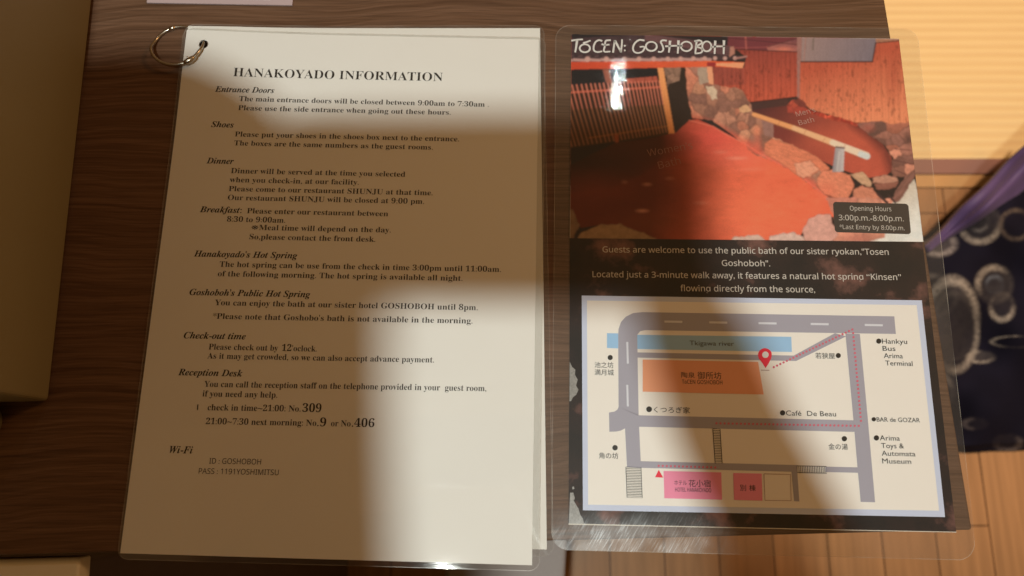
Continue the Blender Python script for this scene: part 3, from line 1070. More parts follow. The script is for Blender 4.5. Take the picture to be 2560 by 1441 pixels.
# the long flat boulder and those below it
for pl, c in ((ZB([(1318, 800), (1360, 765), (1480, 800), (1640, 876), (1722, 945), (1690, 985), (1660, 970), (1560, 1015), (1510, 985), (1400, 905), (1320, 860)]), (222, 136, 106)),
              (ZB([(1505, 920), (1600, 900), (1660, 960), (1560, 1012), (1520, 985)]), (232, 168, 142)),
              (ZB([(1645, 1010), (1680, 965), (1760, 960), (1850, 990), (1875, 1060), (1840, 1130), (1760, 1135), (1690, 1110), (1645, 1060)]), (224, 142, 114)),
              (ZB([(1850, 985), (1930, 970), (1985, 1040), (1975, 1070), (1920, 1050)]), (206, 172, 142)),
              (ZB([(1870, 1080), (1920, 1058), (1990, 1080), (2050, 1150), (1870, 1160)]), (206, 138, 114)),
              (ZB([(1985, 1010), (2060, 990), (2140, 1005), (2150, 1030), (2060, 1050), (1990, 1040)]), (192, 146, 128)),
              (ZB([(2000, 1050), (2150, 1035), (2130, 1070), (2020, 1085)]), (150, 100, 88))):
    c = (c[0], c[1] * 0.90, c[2] * 0.82)
    fill(pl, c, tex=0.66 + 0.60 * fbm((X + 0.4 * Y) / 9, (Y - 0.4 * X) / 4, 4), rough=True)
    for i in range(len(pl)):
        line(pl[i], pl[(i + 1) % len(pl)], 1.3, (104, 56, 46), 0.5)
blotch(1700, 1090, 90, 80, (240, 116, 84), 0.55)
# posts, bamboo rail
fill(ZB([(1300, 650), (1374, 655), (1374, 760), (1318, 745)]), (150, 104, 90), tex=fine)
for a, b, c1, c2, w1, w2 in (((1252, 616), (1500, 700), (232, 146, 88), (232, 156, 100), 10, 12), ((1500, 700), (1740, 790), (232, 156, 100), (236, 184, 142), 12, 15), ((1740, 790), (1950, 872), (236, 184, 142), (230, 210, 186), 15, 18)):
    line(zb(*a), zb(*b), w1, tuple((np.array(c1) + np.array(c2)) / 2), 1.0, w2)
line(zb(1915, 862), zb(1955, 876), 15, (208, 202, 190))
line(zb(1262, 632), zb(1930, 890), 2, (150, 84, 56), 0.55)
for t in (0.22, 0.45, 0.62, 0.8):
    x, y = 1252 + 698 * t, 616 + 256 * t
    line(zb(x + 8, y - 14), zb(x - 8, y + 16), 1.6, (170, 98, 62), 0.7)
grad(ZB([(1758, 815), (1815, 822), (1808, 972), (1738, 972)]), (146, 130, 128), zb(1745, 900), (196, 178, 168), zb(1812, 900))
line(zb(1782, 850), zb(1768, 965), 3, (214, 198, 184), 0.6); line(zb(1762, 818), zb(1812, 824), 4, (104, 74, 70))
# near rocks and the pale corner
nr = ZB([(1700, 1135), (1870, 1130), (2060, 1140), (2330, 1130), (2330, 1430), (1740, 1430), (1760, 1280)])
stones(nr, 9, [(206, 144, 124), (190, 130, 112), (170, 112, 98)], 30, 5.0, 1.2, (90, 56, 50))
grad(ZB([(2100, 1180), (2250, 1020), (2330, 1430), (1900, 1430), (2060, 1380)]), (212, 190, 166), zb(2120, 1160), (236, 230, 216), zb(2290, 1380), rough=True, tex=0.78 + 0.42 * fbm(X / 14, Y / 14, 4))
fill(ZB([(2100, 1150), (2190, 1000), (2250, 960), (2262, 990), (2150, 1160)]), (136, 88, 74), tex=0.5 + 1.0 * fbm((X + Y) / 3.5, (X - Y) / 30, 3), rough=True)
line(zb(2020, 1110), zb(2080, 1165), 7, (58, 36, 36)); line(zb(2090, 1120), zb(2130, 1165), 5, (58, 36, 36))
blotch(1900, 1390, 130, 60, (176, 96, 80), 0.6)
for pl, c in ((ZB([(1556, 1330), (1590, 1265), (1650, 1235), (1728, 1234), (1740, 1290), (1775, 1360), (1720, 1420), (1570, 1420)]), (214, 152, 132)),
              (ZB([(1335, 1430), (1350, 1370), (1500, 1345), (1560, 1380), (1575, 1430)]), (214, 172, 152)),
              (ZB([(1080, 1430), (1130, 1375), (1280, 1362), (1330, 1400), (1330, 1430)]), (208, 168, 146)),
              (ZB([(60, 1430), (60, 1200), (130, 1210), (170, 1300), (130, 1380)]), (122, 90, 62)),
              (ZB([(120, 1430), (180, 1350), (300, 1300), (420, 1296), (560, 1350), (660, 1395), (640, 1430)]), (146, 110, 76))):
    fill(pl, c, tex=0.72 + 0.55 * fbm(X / 8, Y / 8, 4), rough=True)
    for i in range(len(pl)):
        line(pl[i], pl[(i + 1) % len(pl)], 1.3, (92, 50, 42), 0.5)
# roof, eaves and beam over the lattice
rf = Z4([(100, 110), (900, 110), (1480, 180), (1830, 250), (1850, 340), (1975, 350), (1960, 385), (100, 415)])
fill(rf, (66, 46, 48), tex=0.6 + 0.8 * fbm(X / 10, Y / 5, 3))
for k in range(22):
    for r in range(3):
        x = 60 + k * (92 - 1.1 * k) + r * 30; y = 330 - r * 62 + k * 1.2
        pts = Z4([(x, y), (x + 40, y + 22), (x + 82, y + 12)])
        if x < 1700 - r * 160:
            line(pts[0], pts[1], 2.4, (40, 27, 30), 0.8); line(pts[1], pts[2], 2.4, (112, 80, 78), 0.6)
for k in range(5):
    line(*Z4([(900, 120 + k * 14), (1800, 250 + k * 22)]), 1.8, (150, 96, 92), 0.6)
fill(Z4([(1800, 250), (1840, 245), (1850, 320), (1790, 360)]), (176, 116, 96))
fill(Z4([(100, 110), (900, 110), (700, 130), (100, 160)]), (28, 25, 28))
grad(Z4([(100, 408), (1560, 398), (1950, 414), (1932, 476), (1650, 460), (100, 490)]), (196, 64, 36), (1430, 150), (224, 92, 54), (1780, 160), tex=0.85 + 0.3 * fbm(X / 30, Y / 3, 3))
fill(Z4([(1650, 424), (1950, 416), (1930, 478), (1650, 448)]), (238, 150, 104))
fill(Z4([(1556, 415), (1645, 412), (1645, 458), (1556, 460)]), (150, 40, 40))
for k in range(13):
    x = 1428 + k * 36.5 - 0.7 * k * k * 0.9
    y = 151.5 - 0.18 * k
    line((x - 30 + k * .6, y), (x, y + 1.5), 7, (182, 136, 124))
for zx, zy in ((290, 382), (490, 382), (680, 382), (835, 380), (990, 379), (1140, 379), (1275, 376), (1410, 374), (1530, 373), (1640, 371), (1745, 372), (1850, 370)):
    px_, py_ = Z4([(zx, zy)])[0]
    r = 7.4 - 0.0014 * zx
    k = np.clip((r - np.hypot(X - px_, Y - py_)) / 1.2 + 0.5, 0, 1)[:, None]
    C[:] = C * (1 - k) + lin((198, 148, 132))[None] * k
line(*Z4([(1850, 375), (1972, 352)]), 4, (176, 120, 106))
# posts of the lattice house
grad(Z4([(1030, 472), (1092, 472), (1212, 1165), (1150, 1170)]), (236, 150, 90), (1650, 180), (206, 120, 60), (1680, 330), tex=0.9 + 0.2 * fbm(X / 3, Y / 40, 2))
fill(Z4([(1552, 460), (1612, 458), (1622, 652), (1575, 640)]), (232, 150, 108))
G = C.reshape(NY, NX, 3)
for _ in range(3):                                   # the printer's softness
    G = (np.roll(G, 1, 0) + 2 * G + np.roll(G, -1, 0)) / 4
    G = (np.roll(G, 1, 1) + 2 * G + np.roll(G, -1, 1)) / 4
C = G.reshape(-1, 3)
C *= (0.90 + 0.2 * fbm(X / 2.2, Y / 2.2, 2))[:, None]
C = np.clip(C / ILL[None] * 1.02, 0.003, 0.88)

me = bpy.data.meshes.new('bath_photograph')
nv = NX * NY
co = np.zeros((nv, 3)); co[:, :2] = XY; co[:, 2] = 0.0006 + 0.00006
idx = np.arange(nv).reshape(NY, NX)
fc = np.stack([idx[1:, :-1], idx[1:, 1:], idx[:-1, 1:], idx[:-1, :-1]], -1).reshape(-1, 4)
me.vertices.add(nv); me.vertices.foreach_set('co', co.ravel())
me.loops.add(len(fc) * 4); me.loops.foreach_set('vertex_index', fc.ravel())
me.polygons.add(len(fc)); me.polygons.foreach_set('loop_start', np.arange(0, len(fc) * 4, 4))
me.update(calc_edges=True)
at = me.color_attributes.new('print', 'FLOAT_COLOR', 'POINT')
at.data.foreach_set('color', np.column_stack([C, np.ones(nv)]).astype(np.float32).ravel())
mph, nt, b = mk('printed_photograph')
vc = node(nt, 'ShaderNodeVertexColor'); vc.layer_name = 'print'
nt.links.new(vc.outputs['Color'], b.inputs['Base Color'])
b.inputs['Roughness'].default_value = 0.5; b.inputs['Specular IOR Level'].default_value = 0.2
photo = link('bath_photograph', me, mph, post)

M_WINK = simple('white_print', (0.70, 0.70, 0.70), 0.5, vary=0.03)
M_WINK2 = simple('cream_print', (0.58, 0.55, 0.52), 0.5, vary=0.03)
M_GINK = simple('shadowed_print', (0.27, 0.11, 0.07), 0.5, vary=0.03)  # shade put into the ink: lettering darkened as if in shadow
# title drawn with a brush
K4 = lambda pts: [P(*q).to_2d() for q in Z4(pts)]


def ell(cx, cy, rx, ry, n=22):
    return K4([(cx + rx * math.cos(2 * math.pi * k / n), cy + ry * math.sin(2 * math.pi * k / n)) for k in range(n + 1)])


def flow(pts, n=4):
    """round off a pen stroke"""
    if len(pts) < 3:
        return pts
    q = [pts[0] * 2 - pts[1]] + list(pts) + [pts[-1] * 2 - pts[-2]]
    out = []
    for i in range(1, len(q) - 2):
        a, b2, c, d2 = q[i - 1:i + 3]
        for k in range(n):
            t = k / n
            out.append(0.5 * ((2 * b2) + (c - a) * t + (2 * a - 5 * b2 + 4 * c - d2) * t * t + (3 * b2 - a - 3 * c + d2) * t ** 3))
    return out + [pts[-1]]


strokes = [K4([(118, 186), (180, 176), (242, 172)]), K4([(180, 180), (172, 240), (160, 310)]), ell(262, 266, 54, 42), K4([(242, 212), (282, 200), (322, 184)]),
           K4([(446, 190), (412, 180), (376, 200), (356, 245), (360, 290), (395, 306), (446, 298)]), K4([(536, 180), (484, 188), (474, 240), (466, 300), (532, 300)]), K4([(440, 222), (476, 232), (522, 226)]),
           K4([(560, 312), (570, 240), (578, 180)]), K4([(578, 184), (610, 240), (642, 304)]), K4([(642, 310), (652, 240), (656, 172)]),
           K4([(892, 184), (840, 178), (795, 208), (772, 256), (782, 300), (826, 316), (876, 296), (892, 252), (842, 252)]), ell(965, 246, 58, 48),
           K4([(1128, 186), (1086, 182), (1066, 200), (1084, 240), (1092, 280), (1070, 304), (1036, 302)]),
           K4([(1164, 186), (1158, 250), (1150, 312)]), K4([(1252, 182), (1250, 250), (1244, 322)]), K4([(1112, 246), (1200, 240), (1296, 240)]), ell(1336, 246, 58, 50),
           K4([(1444, 188), (1438, 250), (1430, 316)]), K4([(1420, 192), (1480, 184), (1498, 212), (1446, 246), (1502, 272), (1492, 312), (1424, 322)]), ell(1552, 246, 48, 52),
           K4([(1642, 186), (1638, 250), (1634, 326)]), K4([(1734, 182), (1732, 250), (1730, 328)]), K4([(1600, 256), (1660, 246), (1744, 246)])]
pol = []
for k, s in enumerate(strokes):
    s = flow(s)
    pol += ribbon(s, 0.00122 * (1.25 if k in (1, 8, 13, 14, 20, 21) else 0.95), 0.00098)
pol += [[p for p in c] for c in ([K4([(672, 240), (684, 228), (696, 240), (684, 252)])] + [K4([(674, 288), (684, 276), (696, 290), (684, 300)])])]
poly_mesh('title_lettering', pol, M_WINK, post, ZP(2.2))
lettering('bath_name', [("Women's", (1620, 393), (1731.6, 373), 19, 'sans', -0.012), ('Bath', (1648, 424), (1702, 411), 19, 'sans', -0.012)], M_GINK, post, ZP(2.2))
lettering('bath_name', [("Men's", (1991, 293.4), (2038.4, 281.5), 13, 'sans', -0.01), ('Bath', (1997.6, 315), (2035, 306), 13, 'sans', -0.01)],
          simple('pale_print', (0.48, 0.30, 0.26), 0.5), post, ZP(2.2))
lettering('caption', [('Guests are welcome to use the public bath of our sister ryokan,"Tosen', (1506, 632), (2220.5, 638.4), 15.2, 'sans', 0.004),
                      ('Goshoboh".', (1803.9, 666), (1924.6, 667.2), 15.2, 'sans', 0.004),
                      ('Located just a 3-minute walk away, it features a natural hot spring “Kinsen”', (1481, 694), (2252, 701.4), 15.4, 'sans', 0.004),
                      ('flowing directly from the source,', (1700.5, 729), (2037, 732.4), 15.4, 'sans', 0.004)], M_WINK2, post, ZP(2))
hours = from_bm('opening_hours_panel', sheet_bm(rounded(pq([(2081, 506), (2269, 511), (2276, 587), (2086, 582)]), 0.0016), [], 0, ZP(2)),
                simple('dark_panel_print', (0.035, 0.031, 0.030), 0.5, vary=0.35, scale=45), post)
lettering('lettering', [('Opening Hours', (2123.6, 528), (2227, 530), 12.4, 'sans', -0.003), ('3:00p.m.-8:00p.m.', (2095.7, 552), (2258, 555), 14.2, 'sans', 0.0),
                        ('*Last Entry by 8:00p.m.', (2098, 574), (2260, 577.4), 11.8, 'sans', -0.003)], M_WINK2, hours, ZP(4))
# torn, peeled print along the edge
peel = simple('peeled_print', (0.27, 0.265, 0.26), 0.35, vary=0.5, scale=900)
poly_mesh('peeled_patch', [pq([(1424, 905), (1430, 918), (1438, 925), (1437, 938), (1444, 950), (1440, 965), (1446, 975), (1440, 988), (1432, 994), (1428, 1003), (1423.5, 1004)])], peel, post, ZP(1))
poly_mesh('peeled_patch', [pq([(1425, 1232), (1433, 1232), (1437, 1246), (1434, 1252), (1446, 1272), (1450, 1286), (1457, 1298), (1460, 1310), (1422, 1309)])], peel, post, ZP(1))
poly_mesh('peeled_patch', [pq([(1430, 1218), (1434, 1216), (1436, 1222), (1431, 1224)])], peel, post, ZP(1))
edge_white = simple('paper_cut_edge', (0.62, 0.58, 0.52), 0.6)
poly_mesh('white_cut_edge', ribbon(pq([(1421, 1310.5), (1700, 1316.5), (2100, 1325), (2389, 1330.5)]), 0.0006, 0.00035), edge_white, post, ZP(1))

# street map
MAPF = simple('map_frame_print', alb(190, 190, 202), 0.5, vary=0.03)
MAPC = simple('map_ground_print', alb(228, 213, 195), 0.5, vary=0.015)
ROADC = simple('map_road_print', alb(155, 146, 150), 0.5, vary=0.03)
RIVC = simple('map_river_print', alb(146, 178, 216), 0.5, vary=0.04)
ORC = simple('map_orange_print', alb(238, 150, 108), 0.5, vary=0.03)
PKC = simple('map_pink_print', alb(228, 128, 150), 0.5, vary=0.03)
REDC = simple('map_red_print', alb(222, 30, 56), 0.5, vary=0.03)
DOTC = simple('map_dot_print', alb(200, 92, 104), 0.5, vary=0.03)
LNC = simple('map_dash_print', alb(205, 198, 196), 0.5, vary=0.03)
BLK = simple('map_black_print', (0.012, 0.011, 0.011), 0.5, vary=0.1)
BRN = simple('map_brown_line', alb(150, 110, 100), 0.5)
smap = from_bm('street_map', sheet_bm(pq([(1454, 740), (2303, 752), (2361, 1293), (1457, 1276)]), [], 0, ZP(1)), MAPF, post)
poly_mesh('map_ground', [pq([(1467, 752.5), (2290, 764), (2346, 1277), (1470, 1262)])], MAPC, smap, ZP(2))
def road(polys, mat, par, zf):
    for pl in polys:
        poly_mesh('road', [pl], mat, par, zf)


road([pq([(1546, 1018), (1545, 840), (1546, 824), (1552, 806), (1564, 793), (1582, 784), (1605, 781.5), (2234, 792), (2238, 836), (1612, 826.5), (1600, 829), (1592.5, 838), (1596, 1040)]),
                    pq([(1546, 1018), (1596, 1039), (1598, 1068), (1561, 1072), (1552, 1077), (1540, 1079.5), (1523, 1080), (1522, 1032), (1535, 1030), (1543, 1025)]),
                    ], ROADC, smap, ZP(3))
road([pq([(1595, 1039), (2133, 1051.5), (2137, 1080.5), (1597, 1067.5)]),
                    pq([(1592, 882), (1984, 890), (1988, 903.5), (1592, 895)])], ROADC, smap, ZP(3.4))
road([pq([(2112, 835), (2148, 836), (2168, 1050), (2186, 1256), (2150, 1255), (2142, 1168), (2132, 1050)]),
                    pq([(1562, 1070), (1597, 1066), (1602, 1171), (1567, 1169)]),
                    pq([(1983, 890), (2086, 834), (2114, 842), (1988, 904)])], ROADC, smap, ZP(3.8))
road([pq([(1600, 1153.5), (1992, 1163), (1992, 1180), (1600, 1170)]), pq([(2062, 1167), (2146, 1169), (2147, 1182.5), (2062, 1180.5)])], ROADC, smap, ZP(4.1))
road([pq([(1977, 1172), (1991, 1172), (1997, 1254), (1984, 1253)])], ROADC, smap, ZP(4.4))
poly_mesh('river', [pq([(1517, 834), (1545, 834.5), (1545, 872), (1517, 871)])], RIVC, smap, ZP(2.6))
rv = poly_mesh('river', [pq([(1592.5, 838), (1977, 843), (1978.5, 881), (1592.5, 873.5)])], RIVC, smap, ZP(2.6))
lettering('lettering', [('Tkigawa river', (1723.5, 864), (1834, 866), 11.5, 'plain', -0.004)], M_INK_BODY, rv, ZP(4.6))
for pl in ([pq([(x, y), (x + 45, y + .8), (x + 45, y + 6), (x, y + 5.2)]) for x, y in ((1660, 802.5), (1772, 804.5), (1895, 806.5), (2025, 808.5), (2160, 811))] +
          [pq([(1565, y), (1570, y), (1571.5, y + 54), (1566.5, y + 54)]) for y in (856, 963)]):
    poly_mesh('lane_dash', [pl], LNC, smap, ZP(4.8))
bl = poly_mesh('building_block', [pq([(1606, 900), (1894, 906), (1908, 987), (1606, 980)])], ORC, smap, ZP(4.8))
bl['label'] = 'orange block of the bath house'
lettering('lettering', [cjk('陶泉', (1702, 944), (1736, 945), 14), cjk('御所坊', (1743, 947), (1802.6, 948), 18), ('TóCEN GOSHOBOH', (1704, 960), (1805, 962), 10, 'sans', 0.004)], M_INK, bl, ZP(6))
bl = poly_mesh('building_block', [pq([(1658, 1178), (1802, 1181.5), (1804, 1249.5), (1660, 1246)])], PKC, smap, ZP(4.8))
bl['label'] = 'pink block of the hotel'
lettering('lettering', [cjk('ホテル', (1685, 1212), (1716, 1212.7), 12), cjk('花小宿', (1721, 1216), (1776, 1217), 17), ('HOTEL HANAKOYADO', (1687, 1229), (1777, 1231), 9.5, 'sans', 0.004)], M_INK, bl, ZP(6))
bl = poly_mesh('building_block', [pq([(1832, 1183), (1903, 1184.5), (1905, 1252), (1834, 1250)])], PKC, smap, ZP(4.8))
bl['label'] = 'small pink block of the annexe'
lettering('lettering', [cjk('別', (1849, 1226), (1864, 1226.5), 15), cjk('棟', (1872, 1226.5), (1888, 1227), 15)], M_INK_BODY, bl, ZP(6))
bl = poly_mesh('building_block', ribbon(pq([(1908.5, 1185), (1975, 1186.5), (1976.5, 1252), (1911, 1251), (1908.5, 1185)]), 0.0003), BRN, smap, ZP(4.8))
bl['label'] = 'empty outlined block'


def stair(quad, n, across):
    a, b, c, d = [Vector(q) for q in quad]
    pl = ribbon([P(*q).to_2d() for q in (a, b, c, d, a)], 0.00030)
    for k in range(1, n):
        t = k / n
        p0, p1 = (a.lerp(d, t), b.lerp(c, t)) if across else (a.lerp(b, t), d.lerp(c, t))
        pl += ribbon([P(*p0).to_2d(), P(*p1).to_2d()], 0.00026)
    return poly_mesh('stairway', pl, BLK, smap, ZP(5.4))


stair([(1564, 1168), (1602, 1169), (1605, 1245), (1567, 1244)], 19, True)
stair([(1781, 1072.5), (1799, 1073), (1804.5, 1159), (1787, 1159)], 21, True)
stair([(1991, 1165), (2064, 1166.5), (2065, 1183.5), (1992, 1182)], 17, False)
pn = pq([(1893.5, 890), (1894.5, 883), (1898, 877), (1904, 873), (1911, 871.5), (1918, 873), (1924, 877), (1927.5, 883), (1928, 890), (1926, 898), (1921, 908), (1912.5, 921.5), (1904, 908), (1896, 898)])
pin = poly_mesh('location_pin', [pn], REDC, smap, ZP(6.4))
poly_mesh('pin_hole', [circle_px(1912, 888, 8.2)], simple('pin_hole_print', alb(214, 200, 188), 0.5), pin, ZP(7.2))
poly_mesh('pin_foot', [pq([(1901, 925.5), (1922, 926), (1922, 927.6), (1901, 927.2)])], BRN, pin, ZP(6.4))


def dots(a, b, n, r=2.9):
    return [circle_px(a[0] + (b[0] - a[0]) * k / (n - 1), a[1] + (b[1] - a[1]) * k / (n - 1), r, 10) for k in range(n)]


for run in (dots((1933, 919), (2129, 825), 25), dots((2131, 834), (2150.5, 1053), 23), dots((2145, 1065.5), (1790, 1059), 36), dots((1646, 1165), (1787, 1169), 15)):
    poly_mesh('dotted_route', run, DOTC, smap, ZP(6))
poly_mesh('entrance_arrow', [pq([(1646, 1175), (1657, 1194.5), (1637, 1193.5)])], REDC, smap, ZP(6))
for x, y, r in ((1525, 895, 6.4), (1622, 1024, 7.2), (2094, 890, 6.3), (2195, 854, 6.4), (1955, 1033, 6.6), (2182.5, 1049, 5.4), (2189, 1095.5, 6.6), (2109, 1097.5, 6.6), (1537, 1120, 6.8)):
    poly_mesh('place_dot', [circle_px(x, y, r)], BLK, smap, ZP(6))
pt = 'plain'
for ls in ([cjk('池之坊', (1486, 919), (1533, 920), 14.5), cjk('満月城', (1486, 937.5), (1534, 938.5), 14.5)], [cjk('くつろぎ家', (1634, 1031), (1724, 1033), 15)], [cjk('若狭屋', (2037, 896), (2086, 897), 14.5)],
           [('Hankyu', (2203.5, 860), (2266, 861), 12.2, pt, .0), ('Bus', (2205, 878), (2237, 878.5), 12.2, pt, .0), ('Arima', (2208, 896.2), (2255.5, 897), 12.2, pt, .0), ('Terminal', (2212, 914.6), (2279.7, 916), 12.2, pt, .0)],
           [('Café  De Beau', (1963.5, 1039.4), (2088.6, 1041.8), 12.2, pt, .0)], [('BAR de GOZAR', (2190, 1054.6), (2298, 1056.8), 10.8, pt, .0)],
           [('Arima', (2198, 1101.4), (2247.7, 1102.4), 12.2, pt, .0), ('Toys &', (2201.4, 1120.6), (2258, 1121.6), 12.2, pt, .0), ('Automata', (2202.5, 1139.8), (2286.8, 1141.4), 12.2, pt, .0), ('Museum', (2204, 1159), (2276, 1160.4), 12.2, pt, .0)],
           [cjk('金の湯', (2070, 1123), (2118, 1124), 14.5)], [cjk('角の坊', (1497, 1145.5), (1545, 1146.5), 14.5)]):
    lettering('place_name', ls, M_INK, smap, ZP(6))
z_pf = lambda x, y: 0.0012 - 0.35 * max(0.0, -0.020 - y) ** 2 * 6
film_part(post, Q_PFILM, 0.0, z_pf, M_FILM_OLD, None, 0.008, zlow=lambda x, y: z_pf(x, y) - 0.0008)

# ------------------------------------------------------------------ small card at the top
card = thing('card', 'pale pink card lying at the top edge of the picture above the sheets', 'card')
c0, c1 = P(369, 10).to_2d(), P(732, 16.5).to_2d()
du = (c1 - c0).normalized(); dv = Vector((-du.y, du.x))
slab('cardboard', [c0 + dv * 0.055, c1 + dv * 0.055, c1, c0], 0.0003, 0.0012, M_PINK, card)
poly_mesh('printed_band', [[c0 + du * 0.054 + dv * 0.0032, c0 + du * 0.075 + dv * 0.0032, c0 + du * 0.075 + dv * 0.0042, c0 + du * 0.054 + dv * 0.0042]],
          simple('white_card_print', (0.72, 0.68, 0.66), 0.6, vary=0.4, scale=900), card, lambda x, y: 0.0013)

# ------------------------------------------------------------------ cream box at the left and the rounded dish before it
box = thing('box', 'tan plastic box standing on the table left of the ringed sheets', 'box')
b0, b1 = P(235, 0).to_2d(), P(127, 1004).to_2d()
bd = (b0 - b1).normalized(); bn = Vector((-bd.y, bd.x))
bh, flare = 0.19, 0.013
bot = [b1, b1 + bd * 0.30, b1 + bd * 0.30 + bn * 0.16, b1 + bn * 0.16]
top = [b1 - bn * flare - bd * 0.002, b1 + bd * 0.31 - bn * flare, b1 + bd * 0.31 + bn * 0.173, b1 + bn * 0.173 - bd * 0.002]
bm = bmesh.new()
lo = [bm.verts.new((p.x, p.y, 0.0015)) for p in bot]
hi = [bm.verts.new((p.x, p.y, bh)) for p in top]
bm.faces.new(lo[::-1]); bm.faces.new(hi)
for i in range(4):
    bm.faces.new((lo[i], lo[(i + 1) % 4], hi[(i + 1) % 4], hi[i]))
bmesh.ops.recalc_face_normals(bm, faces=bm.faces[:])
bmesh.ops.bevel(bm, geom=bm.edges[:], offset=0.0022, segments=3, affect='EDGES', profile=0.5)
from_bm('shell', bm, M_CREAM, box)
lid = [p + (p - sum(top, Vector((0, 0))) / 4).normalized() * 0.001 for p in top]
slab('lid', lid, bh + 0.0005, bh + 0.02, M_CREAM, box, bevel=0.003)

dish = thing('cap', 'small round tan cap lying in front of the tan box', 'cap')
dc = P(-38, 1058).to_2d()
bm = bmesh.new()
prof = [(0.0, 0.0005), (0.018, 0.0005), (0.0205, 0.002), (0.0222, 0.010), (0.0224, 0.0135), (0.0214, 0.014), (0.019, 0.0115), (0.012, 0.0085), (0.0, 0.008)]
n = 40
prof = [(r * 0.5, z * 0.8) for r, z in prof]
rows = []
for r, z in prof:
    rows.append([bm.verts.new((dc.x + r * math.cos(2 * math.pi * k / n), dc.y + r * math.sin(2 * math.pi * k / n), z)) for k in range(n)] if r else [bm.verts.new((dc.x, dc.y, z))])
for A, B in zip(rows[:-1], rows[1:]):
    for k in range(n):
        if len(A) == 1: bm.faces.new((A[0], B[(k + 1) % n], B[k]))
        elif len(B) == 1: bm.faces.new((A[k], A[(k + 1) % n], B[0]))
        else: bm.faces.new((A[k], A[(k + 1) % n], B[(k + 1) % n], B[k]))
bmesh.ops.recalc_face_normals(bm, faces=bm.faces[:])
from_bm('shell', bm, M_CREAM, dish, True)

# ------------------------------------------------------------------ things below the table edge
zb = -0.010
w0 = P(201, 1378, zb).to_2d(); w1 = P(196, 1440, zb).to_2d()
wd_ = (w1 - w0).normalized()
w0 = Vector((w0.x, F0.y + (R1.y - F0.y) * (w0.x - F0.x) / (R1.x - F0.x) - 0.003))
w1 = w0 + wd_ * 0.30
wq = [w0 + Vector((-0.40, -0.010)), w0, w1, w1 + Vector((-0.40, -0.010))]
wb_ = thing('carton', 'low cabinet with white top standing against the front edge of the table', 'carton')  # unidentified white piece, raised near table height to catch light
cin = [p + (sum(wq, Vector((0, 0))) / 4 - p).normalized() * 0.004 for p in wq]
slab('carton_body', cin, FZ, zb - 0.0125, simple('carton_side', (0.115, 0.080, 0.065), 0.6, vary=0.15, scale=30), wb_, bevel=0.002)
slab('carton_top', wq, zb - 0.012, zb, M_WHITE, wb_, bevel=0.0015)
zg = -0.42
gq = [P(1116, 1330, zg).to_2d(), P(1420, 1320, zg).to_2d(), P(1404, 1600, zg).to_2d(), P(1104, 1600, zg).to_2d()]
gs = thing('placeholder', 'plain grey stool below the table edge, between the white sheets and the poster', 'placeholder')  # added stand-in for an unidentified grey patch below the table
slab('seat', gq, zg - 0.035, zg, M_GREY, gs, bevel=0.006)
gc = sum(gq, Vector((0, 0))) / 4
for q in gq:
    c = q + (gc - q).normalized() * 0.03
    slab('leg', [(c.x - .012, c.y - .012), (c.x + .012, c.y - .012), (c.x + .012, c.y + .012), (c.x - .012, c.y + .012)], FZ, zg - 0.0355, M_GREY, gs, bevel=0.002)

# ------------------------------------------------------------------ robe beside the table
def robe_z(x, y):
    t = min(1, max(0, (y - 380) / 750))
    return -0.50 - 0.17 * t ** 1.3 + 0.010 * math.sin(x / 36 + y / 70) + 0.008 * math.sin(x / 55 - y / 40 + 1)


robe = thing('robe', 'navy robe with pale ring pattern and purple lining lying beside the table', 'robe')
GX, GY = 240, 230
gx = np.linspace(2150, 3000, GX); gy = np.linspace(0, 1, GY)
V = []; PXS = []
for j in gy:
    for x in gx:
        ytop = 605 - (x - 2318) * 0.70 if x > 2318 else 605 + (2318 - x) * 0.9
        ytop = max(ytop, 130) + 8 * math.sin(x / 30)
        ybot = 1128 + 3 * math.sin(x / 47) + 1.5 * math.sin(x / 19.0)
        y = ytop + (ybot - ytop) * j
        z = robe_z(x, y)
        if j > 0.97:
            z = z + (FZ + 0.004 - z) * (j - 0.97) / 0.03
        V.append(P(x, y, z)); PXS.append((x, y))
PXS = np.array(PXS)
RX, RY = PXS[:, 0], PXS[:, 1]
base = np.tile(np.array([0.008, 0.0075, 0.017]), (len(RX), 1)) * (0.7 + 0.7 * fbm(RX / 60, RY / 60, 2))[:, None]


def cloth_ring(cx, cy, rx, ry, w, c, a0, a1, fill_a=0.0):
    w *= 0.85; fill_a *= 0.6
    d = np.hypot((RX - cx) / rx, (RY - cy) / ry)
    ang = np.degrees(np.arctan2(-(RY - cy), RX - cx)) % 360
    mid = (a0 + a1) / 2; half = (a1 - a0) / 2
    da = np.abs((ang - mid + 180) % 360 - 180)
    wgt = np.clip((half + 25 - da) / 50, 0, 1)
    k = np.clip(1 - np.abs(d - 1) * (rx + ry) / 2 / w, 0, 1) ** 0.7 * (0.12 + 0.88 * wgt)
    k = k * np.clip(0.15 + 1.5 * fbm(RX / 5, RY / 5, 3), 0, 1.3)
    k = np.maximum(k, fill_a * (d < 1) * (0.5 + 0.5 * fbm(RX / 12, RY / 12, 2)))
    k = np.clip(k, 0, 1)[:, None]
    base[:] = base * (1 - k) + np.array(c)[None] * k


